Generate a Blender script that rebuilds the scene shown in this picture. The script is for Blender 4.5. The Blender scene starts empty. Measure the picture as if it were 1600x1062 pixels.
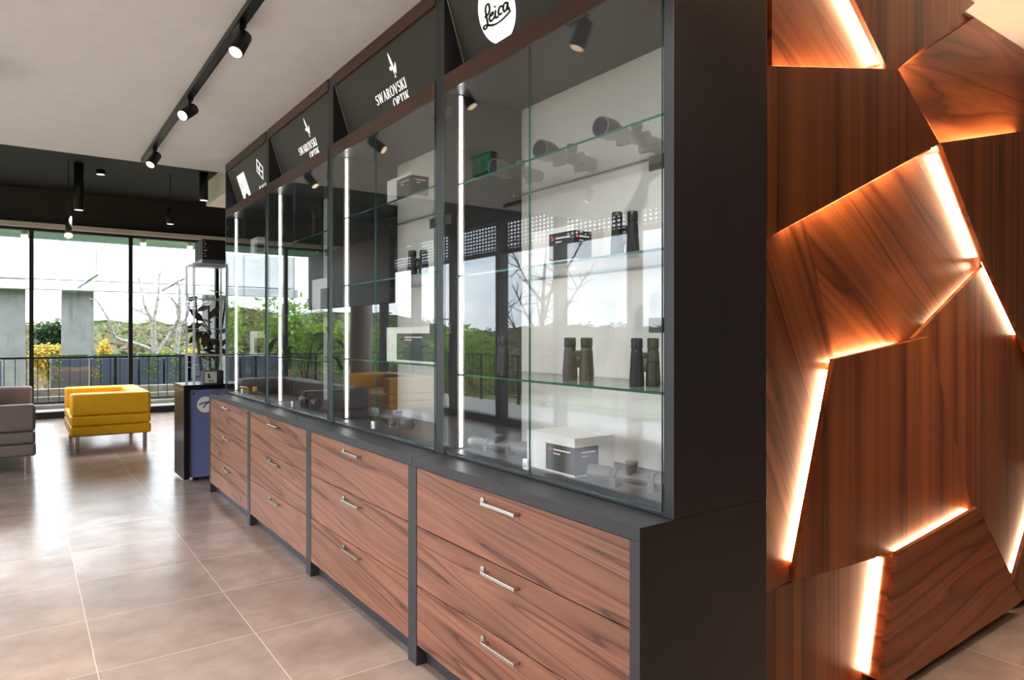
import bpy, bmesh, math, random
from mathutils import Vector, Matrix
random.seed(7)
SC = bpy.context.scene
COL = SC.collection
PI = math.pi

# ------------------------------------------------------------------ camera, sky, exposure
cam = bpy.data.objects.new('camera', bpy.data.cameras.new('camera'))
COL.objects.link(cam)
cam.location = (0, 0, 1.36)
cam.rotation_euler = (PI/2, 0, -math.radians(35.612))
cam.data.lens = 24; cam.data.sensor_width = 36; cam.data.shift_y = -0.005
cam.data.clip_start = 0.05; cam.data.clip_end = 1500
SC.camera = cam
SC.view_settings.view_transform = 'Standard'
SC.view_settings.look = 'None'
SC.view_settings.exposure = 0.9
SC.view_settings.gamma = 1.0
SC.view_settings.use_curve_mapping = False
SC.cycles.transparent_max_bounces = 32
SC.cycles.max_bounces = 10
SC.cycles.sample_clamp_indirect = 6.0

SKY = 4.0
def make_world():
    w = bpy.data.worlds.new('overcast_sky'); SC.world = w; w.use_nodes = True
    nt = w.node_tree; n = nt.nodes; l = nt.links; n.clear()
    out = n.new('ShaderNodeOutputWorld'); bg = n.new('ShaderNodeBackground')
    tc = n.new('ShaderNodeTexCoord'); mp = n.new('ShaderNodeMapping')
    mp.inputs['Scale'].default_value = (1.0, 1.0, 3.2)
    no = n.new('ShaderNodeTexNoise'); no.inputs['Scale'].default_value = 2.2; no.inputs['Detail'].default_value = 6
    no.inputs['Roughness'].default_value = .55
    cr = n.new('ShaderNodeValToRGB')
    cr.color_ramp.elements[0].position = .36; cr.color_ramp.elements[0].color = (.50, .62, .76, 1)
    cr.color_ramp.elements[1].position = .62; cr.color_ramp.elements[1].color = (.96, .98, 1, 1)
    l.new(tc.outputs['Generated'], mp.inputs['Vector']); l.new(mp.outputs[0], no.inputs['Vector'])
    l.new(no.outputs['Fac'], cr.inputs[0]); l.new(cr.outputs[0], bg.inputs[0])
    bg.inputs[1].default_value = SKY
    l.new(bg.outputs[0], out.inputs[0])
make_world()

# ------------------------------------------------------------------ materials
def lin(c):
    return tuple(((v/255)/12.92 if v/255 <= .04045 else ((v/255+.055)/1.055)**2.4) for v in c) + (1,)
def new_mat(name):
    m = bpy.data.materials.new(name); m.use_nodes = True
    nt = m.node_tree
    return m, nt, nt.nodes, nt.links, nt.nodes['Principled BSDF']
def plain(name, rgb, rough=.5, metal=0, spec=.5, var=0.0, vscale=8, bump=0, bscale=200):
    m, nt, n, l, b = new_mat(name)
    b.inputs['Base Color'].default_value = lin(rgb)
    b.inputs['Roughness'].default_value = rough; b.inputs['Metallic'].default_value = metal
    b.inputs['Specular IOR Level'].default_value = spec
    if var or bump:
        tc = n.new('ShaderNodeTexCoord')
    if var:
        no = n.new('ShaderNodeTexNoise'); no.inputs['Scale'].default_value = vscale; no.inputs['Detail'].default_value = 5
        l.new(tc.outputs['Object'], no.inputs['Vector'])
        mx = n.new('ShaderNodeMix'); mx.data_type = 'RGBA'
        a = lin([max(0, v*(1-var)) for v in rgb]); c = lin([min(255, v*(1+var)) for v in rgb])
        mr = n.new('ShaderNodeMapRange'); mr.inputs[1].default_value = .3; mr.inputs[2].default_value = .7
        l.new(no.outputs['Fac'], mr.inputs[0]); l.new(mr.outputs[0], mx.inputs[0])
        mx.inputs[6].default_value = a; mx.inputs[7].default_value = c
        l.new(mx.outputs[2], b.inputs['Base Color'])
    if bump:
        nb = n.new('ShaderNodeTexNoise'); nb.inputs['Scale'].default_value = bscale
        l.new(tc.outputs['Object'], nb.inputs['Vector'])
        bp = n.new('ShaderNodeBump'); bp.inputs['Strength'].default_value = bump; bp.inputs['Distance'].default_value = .002
        l.new(nb.outputs['Fac'], bp.inputs['Height']); l.new(bp.outputs[0], b.inputs['Normal'])
    return m
def emit(name, rgb, strength):
    m, nt, n, l, b = new_mat(name)
    b.inputs['Base Color'].default_value = (0, 0, 0, 1)
    b.inputs['Emission Color'].default_value = lin(rgb); b.inputs['Emission Strength'].default_value = strength
    return m
def math_node(n, l, op, a, b=None, c=None):
    k = n.new('ShaderNodeMath'); k.operation = op
    for i, v in enumerate((a, b, c)):
        if v is None: continue
        if isinstance(v, (int, float)): k.inputs[i].default_value = v
        else: l.new(v, k.inputs[i])
    return k.outputs[0]
def thin_glass(name, ior=1.5, tint=(1, 1, 1)):
    m, nt, n, l, b = new_mat(name); n.remove(b)
    out = n['Material Output']
    tr = n.new('ShaderNodeBsdfTransparent'); tr.inputs[0].default_value = tint + (1,)
    gl = n.new('ShaderNodeBsdfGlossy'); gl.inputs['Roughness'].default_value = 0.0
    ge = n.new('ShaderNodeNewGeometry')
    iv = math_node(n, l, 'ADD', math_node(n, l, 'MULTIPLY', ge.outputs['Backfacing'], 1/ior-ior), ior)
    fr = n.new('ShaderNodeFresnel'); l.new(iv, fr.inputs['IOR'])
    mx = n.new('ShaderNodeMixShader')
    l.new(fr.outputs[0], mx.inputs[0]); l.new(tr.outputs[0], mx.inputs[1]); l.new(gl.outputs[0], mx.inputs[2])
    l.new(mx.outputs[0], out.inputs[0])
    return m
def wood(name, U, V, dark, mid, light, along=.9, across=5.0, rings=5.0, rough=.38, fibre=.35, spec=.5):
    """veneer: contour lines of a stretched noise field, grain running along U"""
    m, nt, n, l, b = new_mat(name)
    tc = n.new('ShaderNodeTexCoord'); oi = n.new('ShaderNodeObjectInfo')
    def dot(v):
        k = n.new('ShaderNodeVectorMath'); k.operation = 'DOT_PRODUCT'
        l.new(tc.outputs['Object'], k.inputs[0]); k.inputs[1].default_value = v
        return k.outputs['Value']
    u, v = dot(U), dot(V)
    W = Vector(U).cross(Vector(V)); w = dot(tuple(W))
    w = math_node(n, l, 'ADD', w, math_node(n, l, 'MULTIPLY', oi.outputs['Random'], 37.0))
    def comb(a, b_, c):
        k = n.new('ShaderNodeCombineXYZ')
        l.new(math_node(n, l, 'MULTIPLY', u, a), k.inputs[0]); l.new(math_node(n, l, 'MULTIPLY', v, b_), k.inputs[1])
        l.new(math_node(n, l, 'MULTIPLY', w, c), k.inputs[2]); return k.outputs[0]
    n1 = n.new('ShaderNodeTexNoise'); n1.inputs['Scale'].default_value = 1; n1.inputs['Detail'].default_value = 2.5
    n1.inputs['Roughness'].default_value = .45; n1.inputs['Distortion'].default_value = .25
    l.new(comb(along, across, 1.0), n1.inputs['Vector'])
    t = math_node(n, l, 'FRACT', math_node(n, l, 'MULTIPLY', n1.outputs['Fac'], rings))
    ramp = n.new('ShaderNodeValToRGB'); e = ramp.color_ramp.elements
    e[0].position = 0; e[0].color = lin(dark); e[1].position = 1; e[1].color = lin(dark)
    soft = tuple(m_*.55+d_*.45 for m_, d_ in zip(mid, dark))
    e[1].color = lin(soft)
    for p, c in ((.05, soft), (.16, mid), (.45, light), (.62, mid), (.82, light), (.95, mid)):
        k = e.new(p); k.color = lin(c)
    l.new(t, ramp.inputs[0])
    n2 = n.new('ShaderNodeTexNoise'); n2.inputs['Scale'].default_value = 1; n2.inputs['Detail'].default_value = 4
    n2.inputs['Roughness'].default_value = .7
    l.new(comb(along*2.2, across*24, 1.0), n2.inputs['Vector'])
    n3 = n.new('ShaderNodeTexNoise'); n3.inputs['Scale'].default_value = 1; n3.inputs['Detail'].default_value = 2
    l.new(comb(along*.5, across*1.3, 1.0), n3.inputs['Vector'])
    f = math_node(n, l, 'MULTIPLY_ADD', n2.outputs['Fac'], fibre*1.6, 1-fibre*.8)
    f = math_node(n, l, 'MULTIPLY', f, math_node(n, l, 'MULTIPLY_ADD', n3.outputs['Fac'], .9, .55))
    vm = n.new('ShaderNodeVectorMath'); vm.operation = 'SCALE'
    l.new(ramp.outputs[0], vm.inputs[0]); l.new(f, vm.inputs['Scale'])
    l.new(vm.outputs[0], b.inputs['Base Color'])
    b.inputs['Roughness'].default_value = rough; b.inputs['Specular IOR Level'].default_value = spec
    return m

M = {}
M['laminate'] = plain('anthracite_laminate', (52, 52, 56), .42, var=.03)
M['black'] = plain('black_satin', (14, 13, 13), .6)
M['black_metal'] = plain('black_powder_coat', (18, 18, 19), .4, .2)
M['black_gloss'] = plain('black_gloss', (9, 9, 11), .3)
M['ceiling'] = plain('white_ceiling_paint', (246, 242, 240), .8, var=.01)
M['ceiling_dark'] = plain('black_ceiling_paint', (22, 20, 19), .7)
M['fascia'] = plain('dark_brown_fascia', (52, 46, 43), .6)
M['wall'] = plain('off_white_wall_paint', (205, 199, 192), .8)
M['blind'] = plain('white_blind_cassette', (226, 218, 208), .5)
M['frame'] = plain('black_window_frame', (15, 15, 16), .4)
M['frame_grey'] = plain('anthracite_window_frame', (40, 41, 44), .4)
M['steel'] = plain('brushed_steel', (200, 196, 190), .22, 1)
M['chrome'] = plain('satin_nickel', (205, 200, 195), .2, 1)
M['white'] = plain('white_board', (232, 232, 230), .5)
M['white_back'] = plain('white_back_panel', (224, 222, 219), .55)
M['white_print'] = plain('white_print', (240, 236, 230), .5)
M['sign_black'] = plain('black_sign_board', (78, 74, 72), .55)
M['print_black'] = plain('black_print', (22, 20, 20), .5)
M['glass'] = thin_glass('clear_window_glass', 1.5, (.985, .99, .985))
M['door_glass'] = thin_glass('display_door_glass', 1.58, (.995, 1, .998))
M['shelf_glass'] = thin_glass('shelf_glass', 1.5, (.985, .996, .992))
M['glass_edge'] = plain('green_glass_edge', (26, 88, 78), .15)
M['glass_edge_dark'] = plain('green_door_edge', (70, 112, 104), .15)
M['clip'] = plain('dark_bronze_clip', (66, 58, 52), .35, .5)
M['yellow'] = plain('yellow_leather', (232, 172, 12), .42, var=.02, bump=.15, bscale=160)
M['taupe'] = plain('taupe_leather', (112, 99, 94), .4, var=.03, bump=.15, bscale=160)
M['blue'] = plain('slate_blue_panel', (108, 116, 160), .35)
M['rubber'] = plain('black_rubber', (20, 20, 21), .5, bump=.3, bscale=400)
M['optic'] = plain('dark_optic_housing', (30, 29, 29), .35)
M['optic_brown'] = plain('brown_optic_housing', (70, 56, 50), .45)
M['optic_grey'] = plain('grey_optic_housing', (96, 92, 92), .35, .3)
M['lens'] = plain('coated_lens', (20, 24, 40), .05)
M['red'] = plain('red_dot', (228, 32, 40), .4)
M['green_label'] = plain('dark_green_label', (18, 40, 34), .35)
M['box_dark'] = plain('black_carton_print', (34, 36, 34), .35, var=.25, vscale=14)
M['led_cool'] = emit('cool_led_strip', (255, 250, 246), 5)
M['led_warm'] = emit('warm_led_strip', (255, 212, 168), 20)
M['lamp_glow'] = emit('lamp_lens', (255, 220, 178), 2.2)
M['lamp_dim'] = emit('dim_lamp_lens', (255, 232, 205), 1.6)
M['bulb'] = emit('bright_bulb', (255, 190, 120), 30)
M['sign_white'] = emit('emissive_sign_print', (255, 246, 240), .85)  # logo print drawn by even emission over a black base
M['exit_green'] = emit('exit_sign_green', (30, 150, 90), .9)
M['soffit'] = plain('green_soffit', (120, 158, 138), .6)
M['ext_white'] = plain('white_facade_panel', (240, 240, 240), .5)
M['steel_white'] = plain('white_steel', (214, 218, 222), .5)
M['planter'] = plain('slate_planter', (84, 92, 112), .6)
M['grass'] = plain('lawn_grass', (96, 122, 62), .9, var=.25, vscale=4)
M['turf'] = plain('dark_turf', (70, 96, 44), .9, var=.3, vscale=40)
M['deck'] = plain('grey_terrace_slab', (196, 194, 190), .6, var=.04)
M['timber'] = plain('weathered_timber', (150, 142, 130), .7, var=.15)
M['bark_white'] = plain('pale_birch_bark', (150, 144, 136), .7, var=.3, vscale=14)
M['bark'] = plain('brown_bark', (82, 70, 60), .8, var=.2)
M['leaf_yellow'] = plain('autumn_yellow_leaves', (196, 172, 84), .7, var=.2, vscale=9)
M['leaf_green'] = plain('fresh_green_leaves', (140, 172, 66), .7, var=.3, vscale=7)
M['leaf_lime'] = plain('lime_leaves', (132, 150, 66), .7, var=.2, vscale=9)
M['leaf_dark'] = plain('dark_green_leaves', (38, 62, 34), .55, var=.3, vscale=9)
M['leaf_bronze'] = plain('bronze_rubber_plant_leaves', (62, 50, 28), .35, var=.3, vscale=9)
M['pot'] = plain('dark_plant_pot', (40, 40, 42), .6)

def leafy(m):
    # leaves let light through from behind
    n, l = m.node_tree.nodes, m.node_tree.links; b = n['Principled BSDF']; out = n['Material Output']
    t = n.new('ShaderNodeBsdfTranslucent'); x = n.new('ShaderNodeMixShader'); x.inputs[0].default_value = .45
    src = b.inputs['Base Color'].links[0].from_socket; l.new(src, t.inputs[0])
    b.inputs['Specular IOR Level'].default_value = .15
    l.new(b.outputs[0], x.inputs[1]); l.new(t.outputs[0], x.inputs[2]); l.new(x.outputs[0], out.inputs[0])
    return m
for k in ('leaf_yellow', 'leaf_green', 'leaf_lime', 'leaf_dark'): leafy(M[k])
def acrylic_mat():
    m, nt, n, l, b = new_mat('frosted_acrylic')
    tl = n.new('ShaderNodeBsdfTranslucent'); tl.inputs[0].default_value = lin((236, 236, 242))
    tr = n.new('ShaderNodeBsdfTransparent'); b.inputs['Base Color'].default_value = lin((226, 226, 234)); b.inputs['Roughness'].default_value = .3
    m1 = n.new('ShaderNodeMixShader'); m1.inputs[0].default_value = .45; l.new(b.outputs[0], m1.inputs[1]); l.new(tl.outputs[0], m1.inputs[2])
    m2 = n.new('ShaderNodeMixShader'); m2.inputs[0].default_value = .35; l.new(m1.outputs[0], m2.inputs[1]); l.new(tr.outputs[0], m2.inputs[2])
    l.new(m2.outputs[0], n['Material Output'].inputs[0])
    return m
M['acrylic'] = acrylic_mat()
def tile_mat():
    m, nt, n, l, b = new_mat('taupe_floor_tile')
    tc = n.new('ShaderNodeTexCoord'); sx = n.new('ShaderNodeSeparateXYZ'); l.new(tc.outputs['Object'], sx.inputs[0])
    P = .617
    u = math_node(n, l, 'DIVIDE', math_node(n, l, 'SUBTRACT', sx.outputs[0], .244), P)
    v = math_node(n, l, 'DIVIDE', math_node(n, l, 'SUBTRACT', sx.outputs[1], 3.212), P)
    def edge(t):
        f = math_node(n, l, 'FRACT', t)
        return math_node(n, l, 'MINIMUM', f, math_node(n, l, 'SUBTRACT', 1.0, f))
    g = math_node(n, l, 'LESS_THAN', math_node(n, l, 'MINIMUM', edge(u), edge(v)), .0028)
    cb = n.new('ShaderNodeCombineXYZ')
    l.new(math_node(n, l, 'FLOOR', u), cb.inputs[0]); l.new(math_node(n, l, 'FLOOR', v), cb.inputs[1])
    wn = n.new('ShaderNodeTexWhiteNoise'); l.new(cb.outputs[0], wn.inputs['Vector'])
    off = n.new('ShaderNodeVectorMath'); off.operation = 'MULTIPLY_ADD'
    l.new(wn.outputs['Color'], off.inputs[0]); off.inputs[1].default_value = (9, 9, 9); l.new(tc.outputs['Object'], off.inputs[2])
    no = n.new('ShaderNodeTexNoise'); no.inputs['Scale'].default_value = 3.4; no.inputs['Detail'].default_value = 9
    no.inputs['Roughness'].default_value = .6; no.inputs['Distortion'].default_value = .25
    l.new(off.outputs[0], no.inputs['Vector'])
    cr = n.new('ShaderNodeValToRGB'); e = cr.color_ramp.elements
    e[0].position = .25; e[0].color = lin((132, 113, 103)); e[1].position = .72; e[1].color = lin((178, 158, 146))
    k = e.new(.5); k.color = lin((156, 136, 125))
    l.new(no.outputs['Fac'], cr.inputs[0])
    mx = n.new('ShaderNodeMix'); mx.data_type = 'RGBA'; l.new(g, mx.inputs[0])
    l.new(cr.outputs[0], mx.inputs[6]); mx.inputs[7].default_value = lin((212, 198, 180))
    l.new(mx.outputs[2], b.inputs['Base Color'])
    rr = n.new('ShaderNodeMapRange'); rr.inputs[1].default_value = .3; rr.inputs[2].default_value = .7
    rr.inputs[3].default_value = .26; rr.inputs[4].default_value = .19
    l.new(no.outputs['Fac'], rr.inputs[0]); l.new(rr.outputs[0], b.inputs['Roughness'])
    b.inputs['Specular IOR Level'].default_value = .95
    bp = n.new('ShaderNodeBump'); bp.inputs['Strength'].default_value = .25; bp.inputs['Distance'].default_value = .0015; bp.invert = True
    l.new(g, bp.inputs['Height']); l.new(bp.outputs[0], b.inputs['Normal'])
    return m
M['tile'] = tile_mat()

def concrete_mat():
    m, nt, n, l, b = new_mat('stained_concrete')
    tc = n.new('ShaderNodeTexCoord'); mp = n.new('ShaderNodeMapping'); mp.inputs['Scale'].default_value = (9, 9, .5)
    l.new(tc.outputs['Object'], mp.inputs[0])
    no = n.new('ShaderNodeTexNoise'); no.inputs['Scale'].default_value = 1; no.inputs['Detail'].default_value = 5; l.new(mp.outputs[0], no.inputs['Vector'])
    n2 = n.new('ShaderNodeTexNoise'); n2.inputs['Scale'].default_value = 3; n2.inputs['Detail'].default_value = 8; l.new(tc.outputs['Object'], n2.inputs['Vector'])
    cr = n.new('ShaderNodeValToRGB'); e = cr.color_ramp.elements
    e[0].position = .3; e[0].color = lin((70, 68, 66)); e[1].position = .42; e[1].color = lin((132, 131, 130))
    l.new(no.outputs['Fac'], cr.inputs[0])
    c2 = n.new('ShaderNodeValToRGB'); c2.color_ramp.elements[0].position = .3; c2.color_ramp.elements[0].color = (.72, .72, .72, 1)
    c2.color_ramp.elements[1].position = .7; l.new(n2.outputs['Fac'], c2.inputs[0])
    mx = n.new('ShaderNodeMix'); mx.data_type = 'RGBA'; mx.blend_type = 'MULTIPLY'; mx.inputs[0].default_value = 1
    l.new(cr.outputs[0], mx.inputs[6]); l.new(c2.outputs[0], mx.inputs[7]); l.new(mx.outputs[2], b.inputs['Base Color'])
    b.inputs['Roughness'].default_value = .85
    return m
M['concrete'] = concrete_mat()

def hill_mat():
    m, nt, n, l, b = new_mat('wooded_hillside')
    tc = n.new('ShaderNodeTexCoord')
    no = n.new('ShaderNodeTexNoise'); no.inputs['Scale'].default_value = .22; no.inputs['Detail'].default_value = 10; no.inputs['Roughness'].default_value = .75
    mp = n.new('ShaderNodeMapping'); mp.inputs['Scale'].default_value = (1, 1, 2.2)
    l.new(tc.outputs['Object'], mp.inputs[0]); l.new(mp.outputs[0], no.inputs['Vector'])
    cr = n.new('ShaderNodeValToRGB'); e = cr.color_ramp.elements
    e[0].position = .32; e[0].color = lin((36, 44, 28)); e[1].position = .72; e[1].color = lin((104, 98, 62))
    for p, c in ((.45, (56, 64, 40)), (.55, (76, 78, 52)), (.62, (88, 74, 62))):
        k = e.new(p); k.color = lin(c)
    l.new(no.outputs['Fac'], cr.inputs[0]); l.new(cr.outputs[0], b.inputs['Base Color'])
    b.inputs['Roughness'].default_value = 1; b.inputs['Specular IOR Level'].default_value = 0
    return m
M['hill'] = hill_mat()

def perforated_mat():
    m, nt, n, l, b = new_mat('perforated_dark_metal')
    b.inputs['Base Color'].default_value = lin((24, 24, 26)); b.inputs['Roughness'].default_value = .5
    tc = n.new('ShaderNodeTexCoord'); sx = n.new('ShaderNodeSeparateXYZ'); l.new(tc.outputs['Object'], sx.inputs[0])
    def cell(o, p):
        f = math_node(n, l, 'FRACT', math_node(n, l, 'DIVIDE', o, p))
        return math_node(n, l, 'SUBTRACT', f, .5)
    a, c = cell(sx.outputs[1], .088), cell(sx.outputs[2], .054)
    d = math_node(n, l, 'ADD', math_node(n, l, 'MULTIPLY', a, a), math_node(n, l, 'MULTIPLY', c, c))
    h = math_node(n, l, 'LESS_THAN', d, .085)
    l.new(math_node(n, l, 'SUBTRACT', 1.0, h), b.inputs['Alpha'])
    return m
M['perforated'] = perforated_mat()

WAL = dict(dark=(78, 45, 33), mid=(132, 84, 64), light=(152, 102, 80))
M['walnut'] = wood('walnut_drawer_veneer', (0, .996, .08), (0, -.08, .996), along=.42, across=8.5, rings=5.5, fibre=.5, **WAL)
M['walnut_band'] = wood('walnut_header_veneer', (0, 1, 0), (0, 0, 1), (48, 27, 20), (78, 46, 35), (86, 52, 39), along=.6, across=5, rings=3)
FW = dict(dark=(82, 38, 16), mid=(136, 68, 30), light=(158, 90, 46))
def fw(name, deg, straight):
    a = math.radians(deg); U = (math.cos(a), 0, math.sin(a)); V = (-math.sin(a), 0, math.cos(a))
    if straight: return wood(name, U, V, along=.09, across=8, rings=2.6, rough=.34, fibre=.55, **FW)
    return wood(name, U, V, along=.5, across=6, rings=4.5, rough=.34, fibre=.45, **FW)
M['oak_vertical'] = fw('veneer_vertical_grain', 90, True)
M['oak_level'] = fw('veneer_level_grain', 6, False)
M['oak_diagonal'] = fw('veneer_diagonal_grain', -30, False)
M['oak_steep'] = fw('veneer_steep_grain', -62, False)

# ------------------------------------------------------------------ mesh helpers
class MB:
    def __init__(s): s.v = []; s.f = []; s.mi = []; s.sm = []
    def add(s, vs, fs, mi=0, smooth=False):
        o = len(s.v); s.v += [tuple(p) for p in vs]
        for f in fs: s.f.append([i+o for i in f]); s.mi.append(mi); s.sm.append(smooth)
        return s
    def box(s, x0, x1, y0, y1, z0, z1, mi=0):
        vs = [(x, y, z) for x in (x0, x1) for y in (y0, y1) for z in (z0, z1)]
        return s.add(vs, [(0, 1, 3, 2), (4, 6, 7, 5), (0, 4, 5, 1), (2, 3, 7, 6), (0, 2, 6, 4), (1, 5, 7, 3)], mi)
    def solid(s, top, bot, mi=0, mside=None):
        k = len(top); n = Vector((0, 0, 0))
        a = [Vector(p) for p in top]
        for i in range(k): n += a[i].cross(a[(i+1) % k])
        d = Vector(top[0])-Vector(bot[0])
        if n.dot(d) < 0: top = top[::-1]; bot = bot[::-1]
        s.add(list(top)+list(bot), [list(range(k)), list(range(2*k-1, k-1, -1))], mi)
        o = len(s.v)-2*k
        for i in range(k):
            j = (i+1) % k
            s.f.append([o+i, o+k+i, o+k+j, o+j]); s.mi.append(mi if mside is None else mside); s.sm.append(False)
        return s
    def ring(s, c, ax, r, n):
        ax = Vector(ax).normalized(); t = Vector((0, 0, 1)) if abs(ax.z) < .9 else Vector((1, 0, 0))
        a = ax.cross(t).normalized(); b = ax.cross(a)
        c = Vector(c)
        return [c+(a*math.cos(2*PI*i/n)+b*math.sin(2*PI*i/n))*r for i in range(n)]
    def lathe(s, o, ax, prof, n=20, mi=0, caps=True):
        ax = Vector(ax).normalized(); o = Vector(o); vs = []; fs = []
        for h, r in prof: vs += s.ring(o+ax*h, ax, max(r, 1e-5), n)
        for k in range(len(prof)-1):
            for i in range(n):
                j = (i+1) % n; fs.append((k*n+i, k*n+j, k*n+n+j, k*n+n+i))
        s.add(vs, fs, mi, True)
        if caps:
            o_ = len(s.v)-len(vs)
            s.f.append([o_+i for i in range(n)][::-1]); s.mi.append(mi); s.sm.append(False)
            s.f.append([o_+(len(prof)-1)*n+i for i in range(n)]); s.mi.append(mi); s.sm.append(False)
        return s
    def cyl(s, a, b, r, r1=None, n=16, mi=0):
        a, b = Vector(a), Vector(b); L = (b-a).length
        return s.lathe(a, b-a, [(0, r), (L, r if r1 is None else r1)], n, mi)
    def tube(s, pts, rs, n=8, mi=0):
        P = [Vector(p) for p in pts]; vs = []; fs = []
        if isinstance(rs, (int, float)): rs = [rs]*len(P)
        for k, p in enumerate(P):
            d = (P[min(k+1, len(P)-1)]-P[max(k-1, 0)])
            vs += s.ring(p, d, rs[k], n)
        for k in range(len(P)-1):
            for i in range(n):
                j = (i+1) % n; fs.append((k*n+i, k*n+j, k*n+n+j, k*n+n+i))
        s.add(vs, fs, mi, True); o = len(s.v)-len(vs)
        s.f.append([o+i for i in range(n)][::-1]); s.mi.append(mi); s.sm.append(True)
        s.f.append([o+(len(P)-1)*n+i for i in range(n)]); s.mi.append(mi); s.sm.append(True)
        return s
    def leaf(s, c, d, up, L, W, mi=0):
        d = Vector(d).normalized(); up = Vector(up); w = d.cross(up)
        w = w.normalized() if w.length > 1e-4 else Vector((1, 0, 0)); c = Vector(c); u = w.cross(d)
        p = [c, c+d*L*.3+w*W*.5+u*W*.08, c+d*L*.7+w*W*.42+u*W*.05, c+d*L, c+d*L*.7-w*W*.42+u*W*.05, c+d*L*.3-w*W*.5+u*W*.08]
        return s.add(p, [(0, 1, 2, 3), (0, 3, 4, 5)], mi, True)
    def foliage(s, c, r, n, L, W, mi=0, rnd=random):
        for _ in range(n):
            while True:
                q = Vector((rnd.uniform(-1, 1), rnd.uniform(-1, 1), rnd.uniform(-1, 1)))
                if .25 < q.length < 1: break
            p = Vector(c)+Vector((q.x*r[0], q.y*r[1], q.z*r[2]))
            d = Vector((rnd.uniform(-1, 1), rnd.uniform(-1, 1), rnd.uniform(-.9, .5)))
            s.leaf(p, d, (rnd.uniform(-.6, .6), rnd.uniform(-.6, .6), 1), L*rnd.uniform(.6, 1.2), W*rnd.uniform(.7, 1.2), mi)
        return s
    def build(s, name, mats, parent=None, bevel=0, seg=2, kind=None):
        off = Vector((0, 0, 0)); p = parent
        while p is not None: off += Vector(p.location); p = p.parent
        me = bpy.data.meshes.new(name)
        me.from_pydata([tuple(Vector(q)-off) for q in s.v], [], s.f)
        if not isinstance(mats, (list, tuple)): mats = [mats]
        for m in mats: me.materials.append(m)
        me.polygons.foreach_set('material_index', s.mi); me.polygons.foreach_set('use_smooth', s.sm)
        bm = bmesh.new(); bm.from_mesh(me); bmesh.ops.recalc_face_normals(bm, faces=bm.faces); bm.to_mesh(me); bm.free()
        me.update()
        o = bpy.data.objects.new(name, me); COL.objects.link(o); o.parent = parent
        if bevel:
            b = o.modifiers.new('bevel', 'BEVEL'); b.width = bevel; b.segments = seg; b.limit_method = 'ANGLE'; b.angle_limit = .6
            if seg > 2:
                for f in me.polygons: f.use_smooth = True
                wn = o.modifiers.new('wn', 'WEIGHTED_NORMAL'); wn.keep_sharp = False
        if kind: o['kind'] = kind
        return o
def thing(name, label, cat, loc=(0, 0, 0), group=None):
    o = bpy.data.objects.new(name, None); COL.objects.link(o); o.location = loc; o.empty_display_size = .1
    return tag(o, label, cat, group)
def tag(o, label, cat, group=None):
    o['label'] = label; o['category'] = cat
    if group: o['group'] = group
    return o
def box(name, m, x0, x1, y0, y1, z0, z1, parent=None, bevel=0, seg=2, kind=None):
    return MB().box(x0, x1, y0, y1, z0, z1).build(name, m, parent, bevel, seg, kind)
def struct(name, m, x0, x1, y0, y1, z0, z1, bevel=0):
    return box(name, m, x0, x1, y0, y1, z0, z1, None, bevel, 2, 'structure')
def dup(root, loc, label=None, group=None, rotz=None):
    r = root.copy(); COL.objects.link(r); r.location = loc
    if rotz is not None: r.rotation_euler = (0, 0, rotz)
    if label: r['label'] = label
    if group: r['group'] = group
    def rec(a, b):
        for ch in list(a.children):
            c = ch.copy(); COL.objects.link(c); c.parent = b; rec(ch, c)
    rec(root, r)
    return r
def spot_light(name, loc, aim, watts, parent=None, color=(1, .93, .87), size=1.6, blend=.6, rad=.03):
    d = bpy.data.lights.new(name, 'SPOT'); d.energy = watts; d.color = color; d.spot_size = size; d.spot_blend = blend; d.shadow_soft_size = rad
    o = bpy.data.objects.new(name, d); COL.objects.link(o)
    off = Vector((0, 0, 0)); p = parent
    while p is not None: off += Vector(p.location); p = p.parent
    o.parent = parent; o.location = Vector(loc)-off
    o.rotation_euler = Vector(aim).to_track_quat('-Z', 'Y').to_euler()
    return o
def smooth_path(pts, k=6):
    P = [Vector(p) for p in pts]; out = []
    for i in range(len(P)-1):
        a, b, c, d = P[max(i-1, 0)], P[i], P[i+1], P[min(i+2, len(P)-1)]
        for j in range(k):
            t = j/k
            out.append(.5*((2*b)+(c-a)*t+(2*a-5*b+4*c-d)*t*t+(3*b-a-3*c+d)*t**3))
    out.append(P[-1]); return out
def text_mesh(body, sx, sy):
    """flat outlines of a word: cap height sy, total width sx, origin at lower left"""
    cu = bpy.data.curves.new('word', 'FONT'); cu.body = body
    o = bpy.data.objects.new('word', cu); COL.objects.link(o)
    bpy.context.view_layer.update()
    me = bpy.data.meshes.new_from_object(o.evaluated_get(bpy.context.evaluated_depsgraph_get()))
    vs = [v.co.copy() for v in me.vertices]; fs = [list(p.vertices) for p in me.polygons]
    bpy.data.objects.remove(o); bpy.data.curves.remove(cu); bpy.data.meshes.remove(me)
    x0 = min(v.x for v in vs); x1 = max(v.x for v in vs); y0 = min(v.y for v in vs); y1 = max(v.y for v in vs)
    return [((v.x-x0)/(x1-x0)*sx, (v.y-y0)/(y1-y0)*sy) for v in vs], fs
def decal(name, m, flat, frame, parent, lift=.0012):
    """flat = (2D verts, faces); frame(a, b, lift) -> 3D; printed lettering / marks on a face"""
    vs, fs = flat
    return MB().add([frame(a, b, lift) for a, b in vs], fs).build(name, m, parent)

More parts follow.
